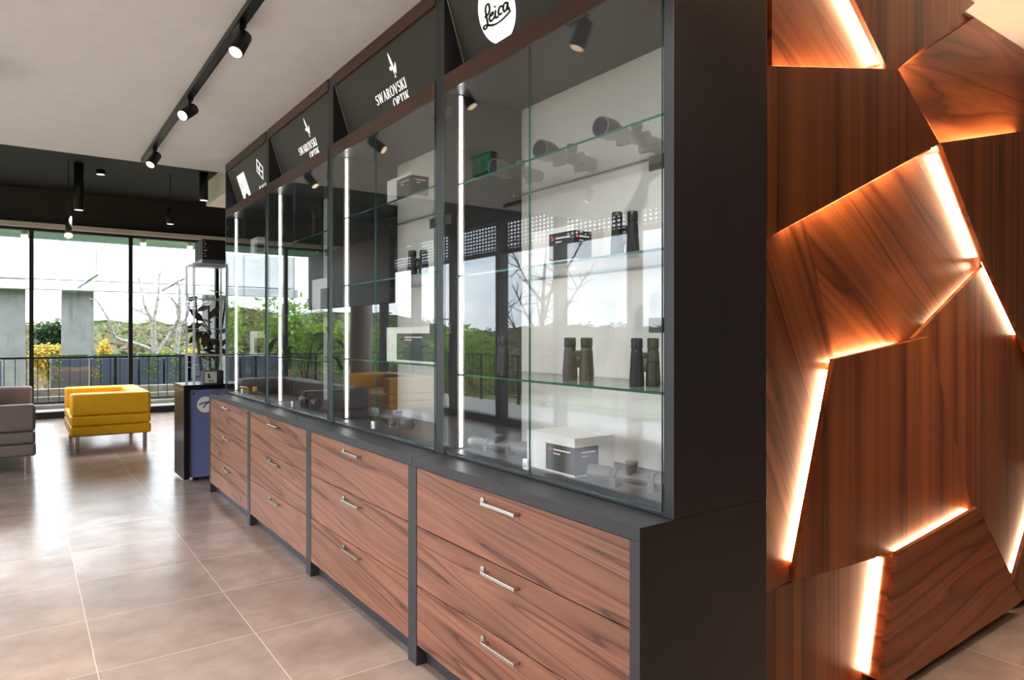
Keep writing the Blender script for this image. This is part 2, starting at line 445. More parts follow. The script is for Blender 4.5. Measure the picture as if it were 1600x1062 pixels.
# ------------------------------------------------------------------ the setting
CZ = 2.85
struct('floor', M['tile'], -3.2, 7, -5, 13.5, -.1, 0)
struct('ceiling', M['ceiling'], -3.2, 7, -5, 6.66, CZ, 3.6)
struct('ceiling', M['ceiling_dark'], -3.2, 7, 6.66, 13.5, 3.70, 3.85)
struct('wall_far', M['fascia'], -3.2, 7, 13.36, 13.5, 3.15, 3.70)
struct('trim_1', M['blind'], -3.1, 3.6, 13.24, 13.36, 3.075, 3.148)
struct('wall_back', M['wall'], -3.2, 7, -5.12, -5, 0, CZ)
struct('wall_right', M['wall'], 6.9, 7.02, -5, 6.66, 0, CZ)
struct('wall_partition', M['wall'], 1.90, 2.1, 1.42, 6.34, 0, CZ)
struct('wall_lounge', M['fascia'], 3.6, 3.72, 6.34, 13.4, 0, 3.7)
struct('wall_corner', M['fascia'], 2.1, 3.72, 6.2, 6.34, 0, CZ)
struct('trim_2', M['ceiling'], 2.29, 3.6, 6.66, 11.28, 3.34, 3.70)
struct('wall_left', M['fascia'], -3.2, -3.06, 6.66, 13.5, 3.1, 3.7)

def glazing_far():
    fr = MB()
    xs = [-2.684, -1.287, .11, 1.507, 2.904]
    for x in xs: fr.box(x-.03, x+.03, 13.36, 13.46, .1, 3.05)
    fr.box(-3.1, 3.6, 13.34, 13.47, 0, .11); fr.box(-3.1, 3.6, 13.36, 13.46, 3.03, 3.09)
    w = fr.build('window_1', M['frame'], kind='structure')
    ed = [-3.1]+xs+[3.6]
    for a, b in zip(ed, ed[1:]):
        box('window_pane', M['glass'], a+.03, b-.03, 13.40, 13.415, .11, 3.03, w)
glazing_far()
def glazing_left():
    fr = MB(); ys = [.2+1.4*k for k in range(10)]
    for y in ys: fr.box(-3.17, -3.0, y-.05, y+.05, .1, 2.85 if y < 6.6 else 3.1)
    fr.box(-3.18, -3.02, .15, 13.36, 0, .11); fr.box(-3.15, -3.05, .15, 13.36, 2.60, 2.66)
    w = fr.build('window_2', M['frame_grey'], kind='structure')
    ed = ys+[13.36]
    for a, b in zip(ed, ed[1:]):
        box('window_pane', M['glass'], -3.11, -3.10, a+.05, b-.05, .11, 2.60, w)
    box('perforated_screen', M['perforated'], -3.13, -3.126, .15, 13.36, 2.66, 3.1, w)
glazing_left()
struct('wall_left', M['wall'], -3.2, -3.06, -5, .15, 0, CZ)
c = MB().lathe((-2.45, 12.45, 0), (0, 0, 1), [(0, .21), (3.7, .21)], 32).build('column', plain('grey_column_paint', (168, 160, 156), .5))
tag(c, 'round grey column in the glazed far corner, seen mirrored in the cabinet glass', 'column')
# ------------------------------------------------------------------ drawer cabinets
X0 = 1.313
UY = [1.258, 2.545, 3.815, 5.073, 6.341]
WHICH = ['nearest', 'second', 'third', 'farthest']
def handle(y, z, drawer, n):
    m = MB().box(X0-.026, X0-.016, y-.1, y+.1, z-.006, z+.006)
    for s in (-1, 1): m.box(X0-.018, X0+.001, y+s*.092-.006, y+s*.092+.006, z-.006, z+.006)
    m.build('handle', M['chrome'], drawer, .0015)
    MB().lathe((X0-.006, y+.118, z+.004), (1, 0, 0), [(0, .010), (.001, .0115), (.007, .0115)], 20).build('lock', M['chrome'], drawer)
for i in range(4):
    a, b = UY[i], UY[i+1]
    lab = ['walnut three-drawer base cabinet in dark surround, nearest to the camera',
           'walnut three-drawer base cabinet, second from the camera, under the nearer hawk sign',
           'walnut three-drawer base cabinet, third from the camera',
           'walnut three-drawer base cabinet at the far end beside the blue display stand'][i]
    t = thing('drawer_cabinet', lab, 'cabinet', (X0, a, 0), 'drawer base cabinets')
    for y in (a, b-.037): box('side_panel', M['laminate'], X0, 1.87, y, y+.037, 0, .816, t, .001)
    box('kick_plate', M['laminate'], X0+.05, X0+.068, a+.037, b-.037, 0, .085, t)
    box('back_panel', M['laminate'], 1.85, 1.87, a+.037, b-.037, .085, .816, t)
    for z0, z1 in ((.577, .814), (.333, .573), (.087, .329)):
        d = box('drawer', M['walnut'], X0+.002, X0+.022, a+.039, b-.039, z0, z1, t, .001)
        box('drawer_box', M['laminate'], X0+.022, 1.80, a+.05, b-.05, z0+.02, z1-.04, d)
        handle((a+b)/2-.012, z1-.038, d, i)
w = box('worktop', M['laminate'], X0, 1.87, UY[0], UY[1]-.001, .816, .854, None, .0015)
tag(w, 'dark grey worktop section above the nearest drawer cabinet', 'worktop')
w = box('worktop', M['laminate'], X0, 1.87, UY[1]+.001, UY[4], .816, .854, None, .0015)
tag(w, 'long dark grey worktop over the three farther drawer cabinets', 'worktop')

# ------------------------------------------------------------------ display cases
XF = 1.445
SLOPE = Vector((-.327, 0, 1)).normalized()
def sign_frame(yc):
    """a: metres to the reader's right of yc, b: metres up the slope from z=2.40"""
    o = Vector((1.453+.327*(2.791-2.40), yc, 2.40)); nrm = Vector((-SLOPE.z, 0, SLOPE.x))
    return lambda a, b, lift=.0012: o+Vector((0, -1, 0))*a+SLOPE*b+nrm*lift
def sb(z): return (z-2.40)/SLOPE.z
LED_Y = .012
SHELVES = [[1.195, 1.612, 2.0], [1.226, 1.645, 2.03], [1.20, 1.50, 1.995], [1.2, 1.62, 2.0]]
def poly(pts): return (list(pts), [list(range(len(pts)))])
def ribbon_flat(paths, w, k=6, taper=False):
    vs = []; fs = []
    for pts in paths:
        P = smooth_path([(p[0], p[1], 0) for p in pts], k); o = len(vs)
        for i, p in enumerate(P):
            d = (P[min(i+1, len(P)-1)]-P[max(i-1, 0)])
            if d.length < 1e-7: d = Vector((1, 0, 0))
            d.normalize(); q = Vector((-d.y, d.x, 0))
            # broad on the down strokes, thin on the up strokes, as with a pen
            ww = w*(.55+.6*abs(d.y)) if taper else w
            vs += [tuple((p+q*ww/2)[:2]), tuple((p-q*ww/2)[:2])]
        for i in range(len(P)-1): fs.append([o+2*i, o+2*i+1, o+2*i+3, o+2*i+2])
    return vs, fs
LEICA = [[(2.2675, 2.6321), (2.2528, 2.6375), (2.2426, 2.6479), (2.2415, 2.6606), (2.2492, 2.6659), (2.2609, 2.6631), (2.2705, 2.6508), (2.2735, 2.6342), (2.275, 2.617), (2.278, 2.6039), (2.2892, 2.5952), (2.3024, 2.5934), (2.3096, 2.6003), (2.3005, 2.6044), (2.284, 2.6023), (2.2605, 2.5935), (2.2294, 2.5873), (2.1892, 2.5875), (2.1473, 2.5935), (2.1204, 2.6001)],
 [(2.2884, 2.6323), (2.2724, 2.6294)],
 [(2.2528, 2.6234), (2.236, 2.6228), (2.2288, 2.6273), (2.2353, 2.6313), (2.2491, 2.6274), (2.2587, 2.6185), (2.2565, 2.6089), (2.244, 2.6063), (2.2258, 2.6123)],
 [(2.2086, 2.6306), (2.2179, 2.6183), (2.2193, 2.6083), (2.2075, 2.6051), (2.1993, 2.6083)],
 [(2.2065, 2.6454), (2.2094, 2.6395)],
 [(2.1719, 2.6278), (2.1702, 2.6315), (2.1803, 2.6308), (2.1922, 2.6231), (2.195, 2.6137), (2.1862, 2.608), (2.1725, 2.6092)],
 [(2.1312, 2.6285), (2.1421, 2.6324), (2.1552, 2.6287), (2.1621, 2.6175), (2.1582, 2.6084), (2.1461, 2.6101), (2.1331, 2.6207), (2.1271, 2.6304), (2.1345, 2.6145), (2.1317, 2.6067), (2.1235, 2.6105)]]

def serif_word(word, w, h):
    """condensed roman capitals with thick stems, thin hairlines and small serifs"""
    G = {'S': 'S', 'W': .0}
    t = .17; th = .07
    def stem(x, y0=0, y1=1, k=t): return [[(x-k/2, y0), (x+k/2, y0), (x+k/2, y1), (x-k/2, y1)]]
    def ser(x, y, k=.16): return [[(x-k, y), (x+k, y), (x+k, y+.045), (x-k, y+.045)]]
    def bar(a, b, k): 
        d = Vector((b[0]-a[0], b[1]-a[1], 0)).normalized(); q = Vector((-d.y, d.x, 0))*k/2
        return [[(a[0]+q.x, a[1]+q.y), (a[0]-q.x, a[1]-q.y), (b[0]-q.x, b[1]-q.y), (b[0]+q.x, b[1]+q.y)]]
    def arc(cx, cy, rx, ry, a0, a1, kx, ky, n=14):
        o = []
        for i in range(n):
            p, q = (math.radians(a0+(a1-a0)*j/n) for j in (i, i+1))
            o.append([(cx+rx*math.cos(p), cy+ry*math.sin(p)), (cx+rx*math.cos(q), cy+ry*math.sin(q)),
                      (cx+(rx-kx)*math.cos(q), cy+(ry-ky)*math.sin(q)), (cx+(rx-kx)*math.cos(p), cy+(ry-ky)*math.sin(p))])
        return o
    L = {
     'I': (.34, stem(.17)+ser(.17, 0)+ser(.17, .955)),
     'T': (.66, stem(.33)+ser(.33, 0)+[[(.02, .93), (.64, .93), (.64, 1), (.02, 1)]]+stem(.05, .8, 1, .05)+stem(.61, .8, 1, .05)),
     'O': (.78, arc(.39, .5, .39, .52, 0, 360, .16, .06, 28)),
     'P': (.62, stem(.17)+ser(.17, 0)+ser(.12, .955, .1)+arc(.24, .74, .36, .26, -90, 90, .15, .06)),
     'K': (.72, stem(.17)+ser(.17, 0)+ser(.17, .955)+bar((.22, .45), (.6, .98), .07)+bar((.33, .56), (.64, 0), .17)+ser(.62, 0, .1)+ser(.58, .955, .1)),
     'V': (.74, bar((.12, 1), (.39, 0), .17)+bar((.37, 0), (.64, 1), .07)+ser(.12, .955, .12)+ser(.63, .955, .1)),
     'A': (.74, bar((.11, 0), (.38, 1), .07)+bar((.36, 1), (.63, 0), .17)+[[(.2, .3), (.55, .3), (.55, .36), (.2, .36)]]+ser(.11, 0, .1)+ser(.63, 0, .12)),
     'W': (1.06, bar((.12, 1), (.33, 0), .16)+bar((.32, 0), (.54, 1), .07)+bar((.5, 1), (.72, 0), .16)+bar((.71, 0), (.94, 1), .07)+ser(.12, .955, .12)+ser(.94, .955, .1)),
     'R': (.70, stem(.17)+ser(.17, 0)+ser(.12, .955, .1)+arc(.24, .75, .34, .25, -90, 90, .15, .06)+bar((.32, .5), (.6, 0), .16)+ser(.6, 0, .1)),
     'S': (.56, arc(.28, .75, .24, .27, 20, 230, .12, .07)+bar((.15, .62), (.42, .42), .16)+arc(.28, .26, .25, .28, -160, 45, .13, .07)),
    }
    vs = []; fs = []; x = 0
    for ch in word:
        adv, ps = L[ch]
        for p in ps:
            o = len(vs); vs += [(a+x, b) for a, b in p]; fs.append(list(range(o, o+len(p))))
        x += adv+.04
    x -= .04
    return [(a/x*w, b*h) for a, b in vs], fs

def hawk_flat(h):
    """bird of prey with raised wing: wing blade, body, head and tail outlines"""
    wing = [(.30, 0.98), (.26, .80), (.27, .62), (.33, .44), (.42, .34), (.52, .36), (.50, .52), (.44, .70), (.36, .88)]
    head = [(.12, .46), (.05, .40), (.10, .34), (.20, .30), (.30, .34), (.36, .28), (.40, .34), (.30, .42), (.22, .48)]
    body = [(.36, .30), (.48, .38), (.56, .30), (.52, .18), (.44, .12), (.40, .20)]
    tail = [(.52, .34), (.62, .40), (.72, .46), (.80, .52), (.78, .36), (.70, .20), (.60, .10), (.56, .22)]
    foot = [(.42, .12), (.48, .12), (.48, .04), (.56, .0), (.36, .0), (.42, .05)]
    vs = []; fs = []
    for p in (wing, head, body, tail, foot):
        o = len(vs); vs += [(a*h*.75, b*h) for a, b in p]; fs.append(list(range(o, o+len(p))))
    return vs, fs
def shift(flat, dx, dy): return [(a+dx, b+dy) for a, b in flat[0]], flat[1]

CASE_LAB = ['glass display case nearest to the camera, under the sign with a white round logo',
            'glass display case second from the camera, under the nearer white hawk sign',
            'glass display case third from the camera, under the smaller farther hawk sign',
            'glass display case at the far end, under the sign with a white shield logo']
for i in range(4):
    a, b = UY[i], UY[i+1]; ia, ib = a+.037, b-.037
    t = thing('display_case', CASE_LAB[i], 'display cabinet', (XF, a, .854), 'glass display cases on the worktop')
    for y in (a, ib): box('side_panel', M['laminate'], XF, 1.87, y, y+.037, .855, CZ-.002, t, .001)
    box('back_panel', M['white_back'], 1.85, 1.87, ia, ib, .855, 2.40, t)
    box('case_floor', M['laminate'], XF+.008, 1.85, ia, ib, .855, .873, t)
    box('case_top', M['laminate'], XF+.01, 1.85, ia, ib, 2.385, 2.40, t)
    box('header_rail', M['walnut_band'], XF-.004, XF+.014, ia, ib, 2.378, 2.452, t, .001)
    box('header_rail', M['walnut_band'], XF-.004, XF+.014, ia, ib, 2.782, CZ-.002, t, .001)
    # tilted sign board
    f = sign_frame((a+b)/2); hw = (ib-ia)/2-.001; L = sb(2.785)
    sg = MB().solid([f(-hw, 0, 0), f(hw, 0, 0), f(hw, L, 0), f(-hw, L, 0)], [f(-hw, 0, -.008), f(hw, 0, -.008), f(hw, L, -.008), f(-hw, L, -.008)]).build('sign_board', M['sign_black'], t)
    MB().solid([f(-hw, 0, .001), f(-hw+.004, 0, .001), f(-hw+.004, L, .001), f(-hw, L, .001)], [f(-hw, 0, 0), f(-hw+.004, 0, 0), f(-hw+.004, L, 0), f(-hw, L, 0)]).build('lit_edge', M['steel_white'], sg)  # pale strip paints the light caught on the board's end edge
    yc = (a+b)/2
    if i == 0:
        cy, cb, r = yc-2.207, sb(2.791-.172/1.052), .119
        disc = [(cy+r*math.cos(k*PI/32), cb+r*math.sin(k*PI/32)) for k in range(64)]
        decal('logo_disc', M['sign_white'], poly(disc), f, sg)
        paths = [[(yc-y, sb(z)) for y, z in p] for p in LEICA]
        decal('logo_script', M['print_black'], ribbon_flat(paths, .0125, 6, True), f, sg, .0024)
    elif i in (1, 2):
        y0 = [0, 3.351, 4.590][i]; w = [0, .345, .337][i]
        decal('logo_word', M['sign_white'], shift(serif_word('SWAROVSKI', w, .047), yc-y0, sb(2.571)), f, sg)
        decal('logo_word', M['sign_white'], shift(serif_word('OPTIK', .174, .045), yc-y0+w-.174, sb(2.515)), f, sg)
        decal('logo_emblem', M['sign_white'], shift(hawk_flat(.128), yc-y0+w-.125, sb(2.637)), f, sg)
    else:
        x0 = yc-6.095; zt, zb = sb(2.707), sb(2.508); W = .222; r = .055
        sh = [(x0, zt), (x0+W, zt), (x0+W, zb)]+[(x0+W/2+r*math.cos(k*PI/10), zb+r*.9*math.sin(k*PI/10)) for k in range(11)]+[(x0, zb)]
        decal('logo_shield', M['sign_white'], (sh, [list(range(len(sh)))]), f, sg)
        v, fs = text_mesh('ZEISS', W*.86, .038)
        decal('logo_word', M['print_black'], ([(p+x0+W*.07, q+sb(2.606)) for p, q in v], fs), f, sg, .0024)
        for z in (sb(2.599), sb(2.650)):
            decal('logo_rule', M['print_black'], poly([(x0, z), (x0+W, z), (x0+W, z+.003), (x0, z+.003)]), f, sg, .0024)
        cx, cz = yc-5.464, sb(2.649); k = .084
        fr = ([(cx-k, cz), (cx, cz-k), (cx+k, cz), (cx, cz+k), (cx-k*.84, cz), (cx, cz-k*.84), (cx+k*.84, cz), (cx, cz+k*.84)],
              [(0, 1, 5, 4), (1, 2, 6, 5), (2, 3, 7, 6), (3, 0, 4, 7)])
        decal('logo_frame', M['sign_white'], fr, f, sg)
        decal('logo_mark', M['sign_white'], ribbon_flat([[(cx-.03, cz+.032), (cx-.03, cz-.03)], [(cx-.022, cz), (cx+.032, cz+.03)], [(cx-.018, cz), (cx+.034, cz-.028)]], .011, 1), f, sg)
        v, fs = text_mesh('KAHLES', .30, .05)
        decal('logo_word', M['sign_white'], ([(p+yc-5.612, q+sb(2.545)-.05) for p, q in v], fs), f, sg)
    # glass doors with hinges and lock
    mid = a+.648
    for s in (0, 1):
        y0, y1 = ((ia+.002, mid-.002), (mid+.002, ib-.002))[s]
        g = MB()
        g.box(XF-.006, XF, y0, y1, .868, 2.374)
        for q in range(6):
            pass
        gd = g.build('glass_door', [M['door_glass'], M['glass_edge_dark']], t)
        for pgn in gd.data.polygons:
            if abs(pgn.normal.x) < .5: pgn.material_index = 1
        yo = y0 if s == 0 else y1; d = 1 if s == 0 else -1
        for z in (1.387, 1.845, 2.29):
            h = MB().box(XF+.001, XF+.007, min(yo, yo+d*.055), max(yo, yo+d*.055), z-.021, z+.021)
            h.box(XF+.007, XF+.02, min(yo, yo+d*.03), max(yo, yo+d*.03), z-.012, z+.012)
            h.build('hinge', M['clip'], gd, .001)
    lk = MB().box(XF-.016, XF-.0065, mid-.002, mid+.026, .888, .925)
    lk.lathe((XF-.021, mid+.012, .905), (1, 0, 0), [(0, .007), (.006, .007)], 16, 1)
    lk.build('lock', [M['white'], M['chrome']], t, .002)
    # glass shelves on pins
    for z in SHELVES[i]:
        s = MB().box(1.50, 1.845, ia+.003, ib-.003, z-.008, z).build('shelf', [M['shelf_glass'], M['glass_edge']], t)
        for pgn in s.data.polygons:
            if abs(pgn.normal.z) < .5: pgn.material_index = 1
        for y in (ia+.006, ib-.006):
            for x in (1.535, 1.80):
                MB().lathe((x, y, z-.018), (0, 0, 1), [(0, .005), (.0095, .005)], 10).build('shelf_pin', M['chrome'], s)
    # light strips inside both ends
    for y, d in ((ib, -1), (ia, 1)):
        ch = box('light_channel', M['steel'], 1.505, 1.540, min(y, y+d*.006), max(y, y+d*.006), .874, 2.384, t)
        box('light_strip', M['led_cool'], 1.516, 1.530, min(y+d*.0061, y+d*.009), max(y+d*.0061, y+d*.009), .88, 2.38, ch)

# ------------------------------------------------------------------ faceted wood wall
YW = 1.34
PANELS = {'P1': (0, [(2.021, 2.79), (2.021, 2.848), (2.20, 2.848), (2.801, 2.42), (2.021, 2.254)]), 'P3': (0.06, [(2.08, 2.848), (2.676, 2.372), (2.757, 2.389), (3.47, 2.848)]), 'P4': (0.06, [(1.905, 2.207), (2.757, 2.389), (3.116, 2.16), (1.905, 1.664)]), 'P5': (0.0, [(2.886, 2.438), (3.63, 2.848), (5.283, 2.848), (5.283, 2.661), (3.275, 2.203)]), 'P6': (0.0, [(2.217, 1.766), (3.231, 2.179), (3.763, 1.708), (3.018, 1.344), (2.403, 1.274)]), 'P7': (0.012, [(1.905, 1.648), (2.197, 1.763), (2.382, 1.274), (2.12, 0.529), (1.905, 0.517)]), 'P8': (0.065, [(3.116, 2.162), (5.027, 2.597), (6.096, 1.201), (4.544, 0.904), (3.58, 1.691)]), 'P9': (0.055, [(2.309, 1.275), (3.034, 1.352), (3.447, 0.59), (2.762, 0.522), (2.055, 0.551)]), 'P10': (0.03, [(2.951, 1.344), (3.679, 1.697), (4.669, 0.892), (4.015, 0.135), (3.585, 0.565), (3.515, 0.575), (3.093, 1.352)]), 'P11': (0.09, [(2.692, 0.534), (3.421, 0.601), (3.935, 0.073), (3.879, 0.068), (2.561, 0.035)]), 'P12': (0.0, [(1.905, 0.514), (2.143, 0.516), (2.886, 0.482), (2.725, 0.035), (1.905, 0.035)]), 'P13': (0.06, [(4.562, 0.903), (3.923, 0.163), (4.03, 0.042), (6.444, 0.035), (6.12, 1.2)])}
STRIPS = [('P3', 0, .22, .99, 0), ('P3', 2, .06, .45, 0), ('P4', 0, .14, .99, 0), ('P4', 2, .01, .9, 0), ('P8', 0, .02, .52, 0), ('P8', 4, .02, .98, 0), ('P8', 3, .55, .98, .03), ('P9', 0, .01, .8, 0), ('P9', 4, .03, .98, .012), ('P10', 0, .1, .98, 0), ('P11', 0, .05, .98, .055), ('P11', 4, .03, .97, 0), ('P13', 0, .3, .97, .03)]
PM = {'P1': 'oak_diagonal', 'P3': 'oak_vertical', 'P4': 'oak_vertical', 'P5': 'oak_level', 'P6': 'oak_diagonal', 'P7': 'oak_steep', 'P8': 'oak_vertical', 'P9': 'oak_vertical', 'P10': 'oak_vertical', 'P11': 'oak_level', 'P12': 'oak_vertical', 'P13': 'oak_vertical'}
PL = {'P1': 'recessed wood wall panel at top left with diagonal grain and a light strip down its right edge',
      'P3': 'raised vertical-grain wood wall panel at the top touching the ceiling',
      'P4': 'large raised vertical-grain wood wall panel at upper left beside the dark case end',
      'P5': 'level-grain wood wall panel at upper right under the ceiling corner',
      'P6': 'recessed five-sided wood wall panel with diagonal grain, brightly lit round its edges',
      'P7': 'tall narrow wood wall panel with steep slanted grain along the left edge of the wall',
      'P8': 'raised vertical-grain wood wall panel at the far right of the lit pentagon',
      'P9': 'large central raised wood wall panel with vertical grain and a light strip down its left side',
      'P10': 'vertical-grain wood wall panel right of the large central panel',
      'P11': 'most prominent raised wood wall panel at the bottom with level grain, over the floor',
      'P12': 'recessed vertical-grain wood wall panel at lower left with a wide glow on its right',
      'P13': 'raised wood wall panel at the lower right edge behind the level-grain bottom panel'}
struct('wall_feature', M['fascia'], 1.90, 6.9, YW+.02, YW+.08, 0, CZ)
struct('baseboard_feature', M['black'], 1.90, 6.5, YW-.0, YW+.02, 0, .034)
proots = {}
def inset(pts, d):
    n = len(pts); P = [Vector(p) for p in pts]
    A = sum(P[i].x*P[(i+1) % n].y-P[(i+1) % n].x*P[i].y for i in range(n)); sg_ = 1 if A > 0 else -1
    def off(i):
        e = (P[(i+1) % n]-P[i]).normalized(); nn = Vector((-e.y, e.x))*sg_*d
        return P[i]+nn, e
    o = []
    for i in range(n):
        (p, e), (q, f) = off(i-1), off(i); c = e.x*f.y-e.y*f.x
        if abs(c) < .05: o.append(tuple(q)); continue
        t = ((q.x-p.x)*f.y-(q.y-p.y)*f.x)/c; o.append(tuple(p+e*t))
    return o
for k, (d, pts) in PANELS.items():
    y = YW-d
    m = MB().solid([(x, y, z) for x, z in pts], [(x, y+.018, z) for x, z in pts])
    if d > .02:
        q = inset(pts, .032)
        m.solid([(x, y+.0175, z) for x, z in q], [(x, YW+.0195, z) for x, z in q])
    r = m.build('wood_wall_panel', M[PM[k]])
    tag(r, PL[k], 'wall panel', 'faceted wood wall panels'); proots[k] = r
for k, i, t0, t1, base in STRIPS:
    d, pts = PANELS[k]
    shade = (k, i) in (('P3', 2), ('P4', 0), ('P4', 2), ('P8', 0), ('P9', 0), ('P11', 0))   # tucked close under the overhang
    q, o = (inset(pts, .012), inset(pts, .015)) if shade else (inset(pts, .028), inset(pts, .031))
    n = len(pts); j = (i+1) % n
    def at(l, t, y): a_, b_ = l[i], l[j]; return (a_[0]+(b_[0]-a_[0])*t, y, a_[1]+(b_[1]-a_[1])*t)
    yb = YW-base-.0005; ya = YW-d+.0185 if shade else max(YW-d+.0185, yb-.024)
    MB().solid([at(q, t0, ya), at(q, t1, ya), at(q, t1, yb), at(q, t0, yb)], [at(o, t0, ya), at(o, t1, ya), at(o, t1, yb), at(o, t0, yb)]).build('light_strip', M['led_warm'], proots[k])
s = struct('wall_feature_backing', M['oak_vertical'], 1.90, 6.5, YW+.0185, YW+.0199, .035, CZ)

# ------------------------------------------------------------------ ceiling lamps
rail = MB().box(.81, .85, .2, 6.52, CZ-.034, CZ)
rail.box(.842, .856, .2, 6.52, CZ-.034, CZ-.028)
r = rail.build('track_rail', M['black_metal'], None, .002)
tag(r, 'long black ceiling track rail running above the display cases', 'track rail')
def track_spot(x, y, aim, label, watts, group='black track spotlights', size=1.5, color=(1, .93, .87)):
    zt = CZ-.035
    t = thing('track_spotlight', label, 'spotlight', (x, y, CZ), group)
    m = MB().box(x-.016, x+.016, y-.055, y+.075, zt-.026, zt+.001); m.build('adapter', M['black_metal'], t, .003)
    c = Vector((x, y-.03, zt-.085)); A = Vector(aim).normalized()
    m = MB().cyl((x, y-.03, zt-.02), (x, y-.03, zt-.062), .009, n=12)
    m.build('neck', M['black_metal'], t)
    m = MB().lathe(c-A*.05, A, [(0, .026), (.006, .033), (.012, .035), (.128, .035), (.13, .033)], 24)
    h = m.build('lamp_body', M['black_metal'], t)
    MB().lathe(c+A*.0802, A, [(0, .030), (.0015, .029)], 24).build('lens', M['lamp_glow'], h)
    spot_light('lamp', c+A*.085, A, watts*2.2, t, size=size, color=color)
    return t
track_spot(.83, 3.36, (-.42, -.35, -.85), 'largest black track spotlight, nearest on the ceiling rail, pointing down', 42)
track_spot(.83, 4.58, (-.62, -.55, -.62), 'middle black track spotlight on the rail, its bright lens tilted toward the camera', 42)
track_spot(.83, 5.95, (-.45, -.45, -.8), 'farthest black track spotlight at the end of the ceiling rail', 42)
track_spot(.83, 2.35, (.25, .2, -.92), 'black track spotlight just above the top of the frame', 20)
track_spot(.83, 1.2, (.3, .25, -.9), 'black track spotlight behind the camera view on the same rail', 22)
r2 = MB().box(2.98, 3.02, -3.5, 1.0, CZ-.034, CZ).build('track_rail', M['black_metal']); tag(r2, 'unseen black track rail added at right to light the floor and wood wall', 'track rail')  # unseen rail and its spots, added to brighten floor and wood wall
for y in (-1.4, -.2, .8):
    track_spot(3.0, y, (.1, -.1, -.95), 'added track spotlight on the unseen rail at right, pointing down', 34, 'added downward spotlights near the wood wall', color=(1, .80, .62))
r3 = MB().box(-1.62, -1.58, -3.0, 6.4, CZ-.034, CZ).build('track_rail', M['black_metal']); tag(r3, 'black track rail added along the window side for fill light, mirrored in the cabinet glass', 'track rail')  # rail and its spots added as fill, bounced off the floor
for y in (-2.2, -.4, 1.4, 3.2, 5.0):
    track_spot(-1.6, y, (.35, .1, -.9), 'added track spotlight on the window-side rail pointing down at the floor', 40, 'added window side spotlights')

def downlight(x, y, z0, L, r, label, watts=25, group='black cylinder downlights', bulb=False):
    t = thing('cylinder_downlight', label, 'downlight', (x, y, 3.70), group)
    if z0+L < 3.69: MB().cyl((x, y, z0+L), (x, y, 3.70), .006, n=8).build('rod', M['black_metal'], t)
    MB().lathe((x, y, z0), (0, 0, 1), [(0, r*.92), (.004, r), (L-.004, r), (L, r*.9)], 24).build('housing', M['black_metal'], t)
    MB().lathe((x, y, z0-.002), (0, 0, 1), [(0, r*.6), (.0015, r*.85)], 24).build('lens', M['lamp_dim'], t)
    spot_light('lamp', (x, y, z0-.02), (0, 0, -1), watts*5, t)
downlight(.617, 11, 3.06, .64, .06, 'long black cylinder downlight left of centre below the black ceiling')
downlight(1.746, 11, 2.975, .23, .05, 'black cylinder downlight hanging in front of the middle window mullion')
downlight(2.12, 10.6, 3.30, .40, .06, 'black cylinder downlight beside the pale bulkhead corner')
downlight(.896, 11.3, 3.64, .06, .06, 'short black downlight flush under the black ceiling')
def pendant(x, y, z, label):
    t = thing('pendant_lamp', label, 'pendant lamp', (x, y, 3.70), 'slim pendant lamps by the far window')
    MB().cyl((x, y, z+.26), (x, y, 3.70), .005, n=8).build('rod', M['black_metal'], t)
    MB().lathe((x, y, z+.03), (0, 0, 1), [(0, .04), (.23, .04)], 20).build('housing', M['black_metal'], t)
    MB().lathe((x, y, z), (0, 0, 1), [(-.03, .012), (-.015, .04), (.01, .046), (.034, .03)], 16).build('bulb', M['bulb'], t)
pendant(.5, 11.0, 2.70, 'slim black pendant with a glaring bare bulb in front of the far window')
def soffit_lamp(x, label):
    t = thing('soffit_lamp', label, 'outdoor lamp', (x, 14.9, 3.2), 'glaring soffit lamps outside the far window')
    MB().lathe((x, 14.9, 3.13), (0, 0, 1), [(0, .05), (.07, .05)], 16).build('housing', M['steel'], t)
    MB().lathe((x, 14.9, 3.095), (0, 0, 1), [(-.02, .012), (-.008, .042), (.034, .05)], 16).build('bulb', M['bulb'], t)
for x, nm in ((.02, 'leftmost glaring lamp under the green soffit outside'), (1.89, 'glaring soffit lamp just right of the middle mullion'), (2.72, 'rightmost glaring soffit lamp, beside the black stand head')): soffit_lamp(x, nm)
ex = thing('exit_sign', 'green emergency exit sign at the ceiling, seen mirrored in the nearest case', 'sign', (-.22, 4.74, CZ))
box('housing', M['black'], -.26, -.20, 4.60, 4.88, CZ-.16, CZ, ex)
pl = box('panel', M['exit_green'], -.20, -.198, 4.61, 4.87, CZ-.15, CZ-.01, ex)
def exf(a, b, lift=.001): return Vector((-.198+lift, 4.62+a, CZ-.145+b))
decal('running_man', M['print_black'], ribbon_flat([[(.10, .10), (.085, .065), (.11, .04), (.10, .01)], [(.085, .065), (.06, .04), (.04, .035)], [(.125, .075), (.095, .09), (.07, .07)]], .014, 3), exf, pl)
decal('doorway', M['white_print'], poly([(.16, .01), (.22, .01), (.22, .12), (.16, .12)]), exf, pl)
tv = thing('hanging_screen', 'wide black screen hung over the grey sofa, mirrored in the second case glass', 'screen', (-.7, 8.8, 3.7))
box('screen', M['black_gloss'], -.74, -.66, 7.45, 10.3, 1.74, 2.55, tv, .004)
for y in (7.9, 9.8): MB().cyl((-.7, y, 2.55), (-.7, y, 3.7), .015, n=10).build('hanger', M['black_metal'], tv)

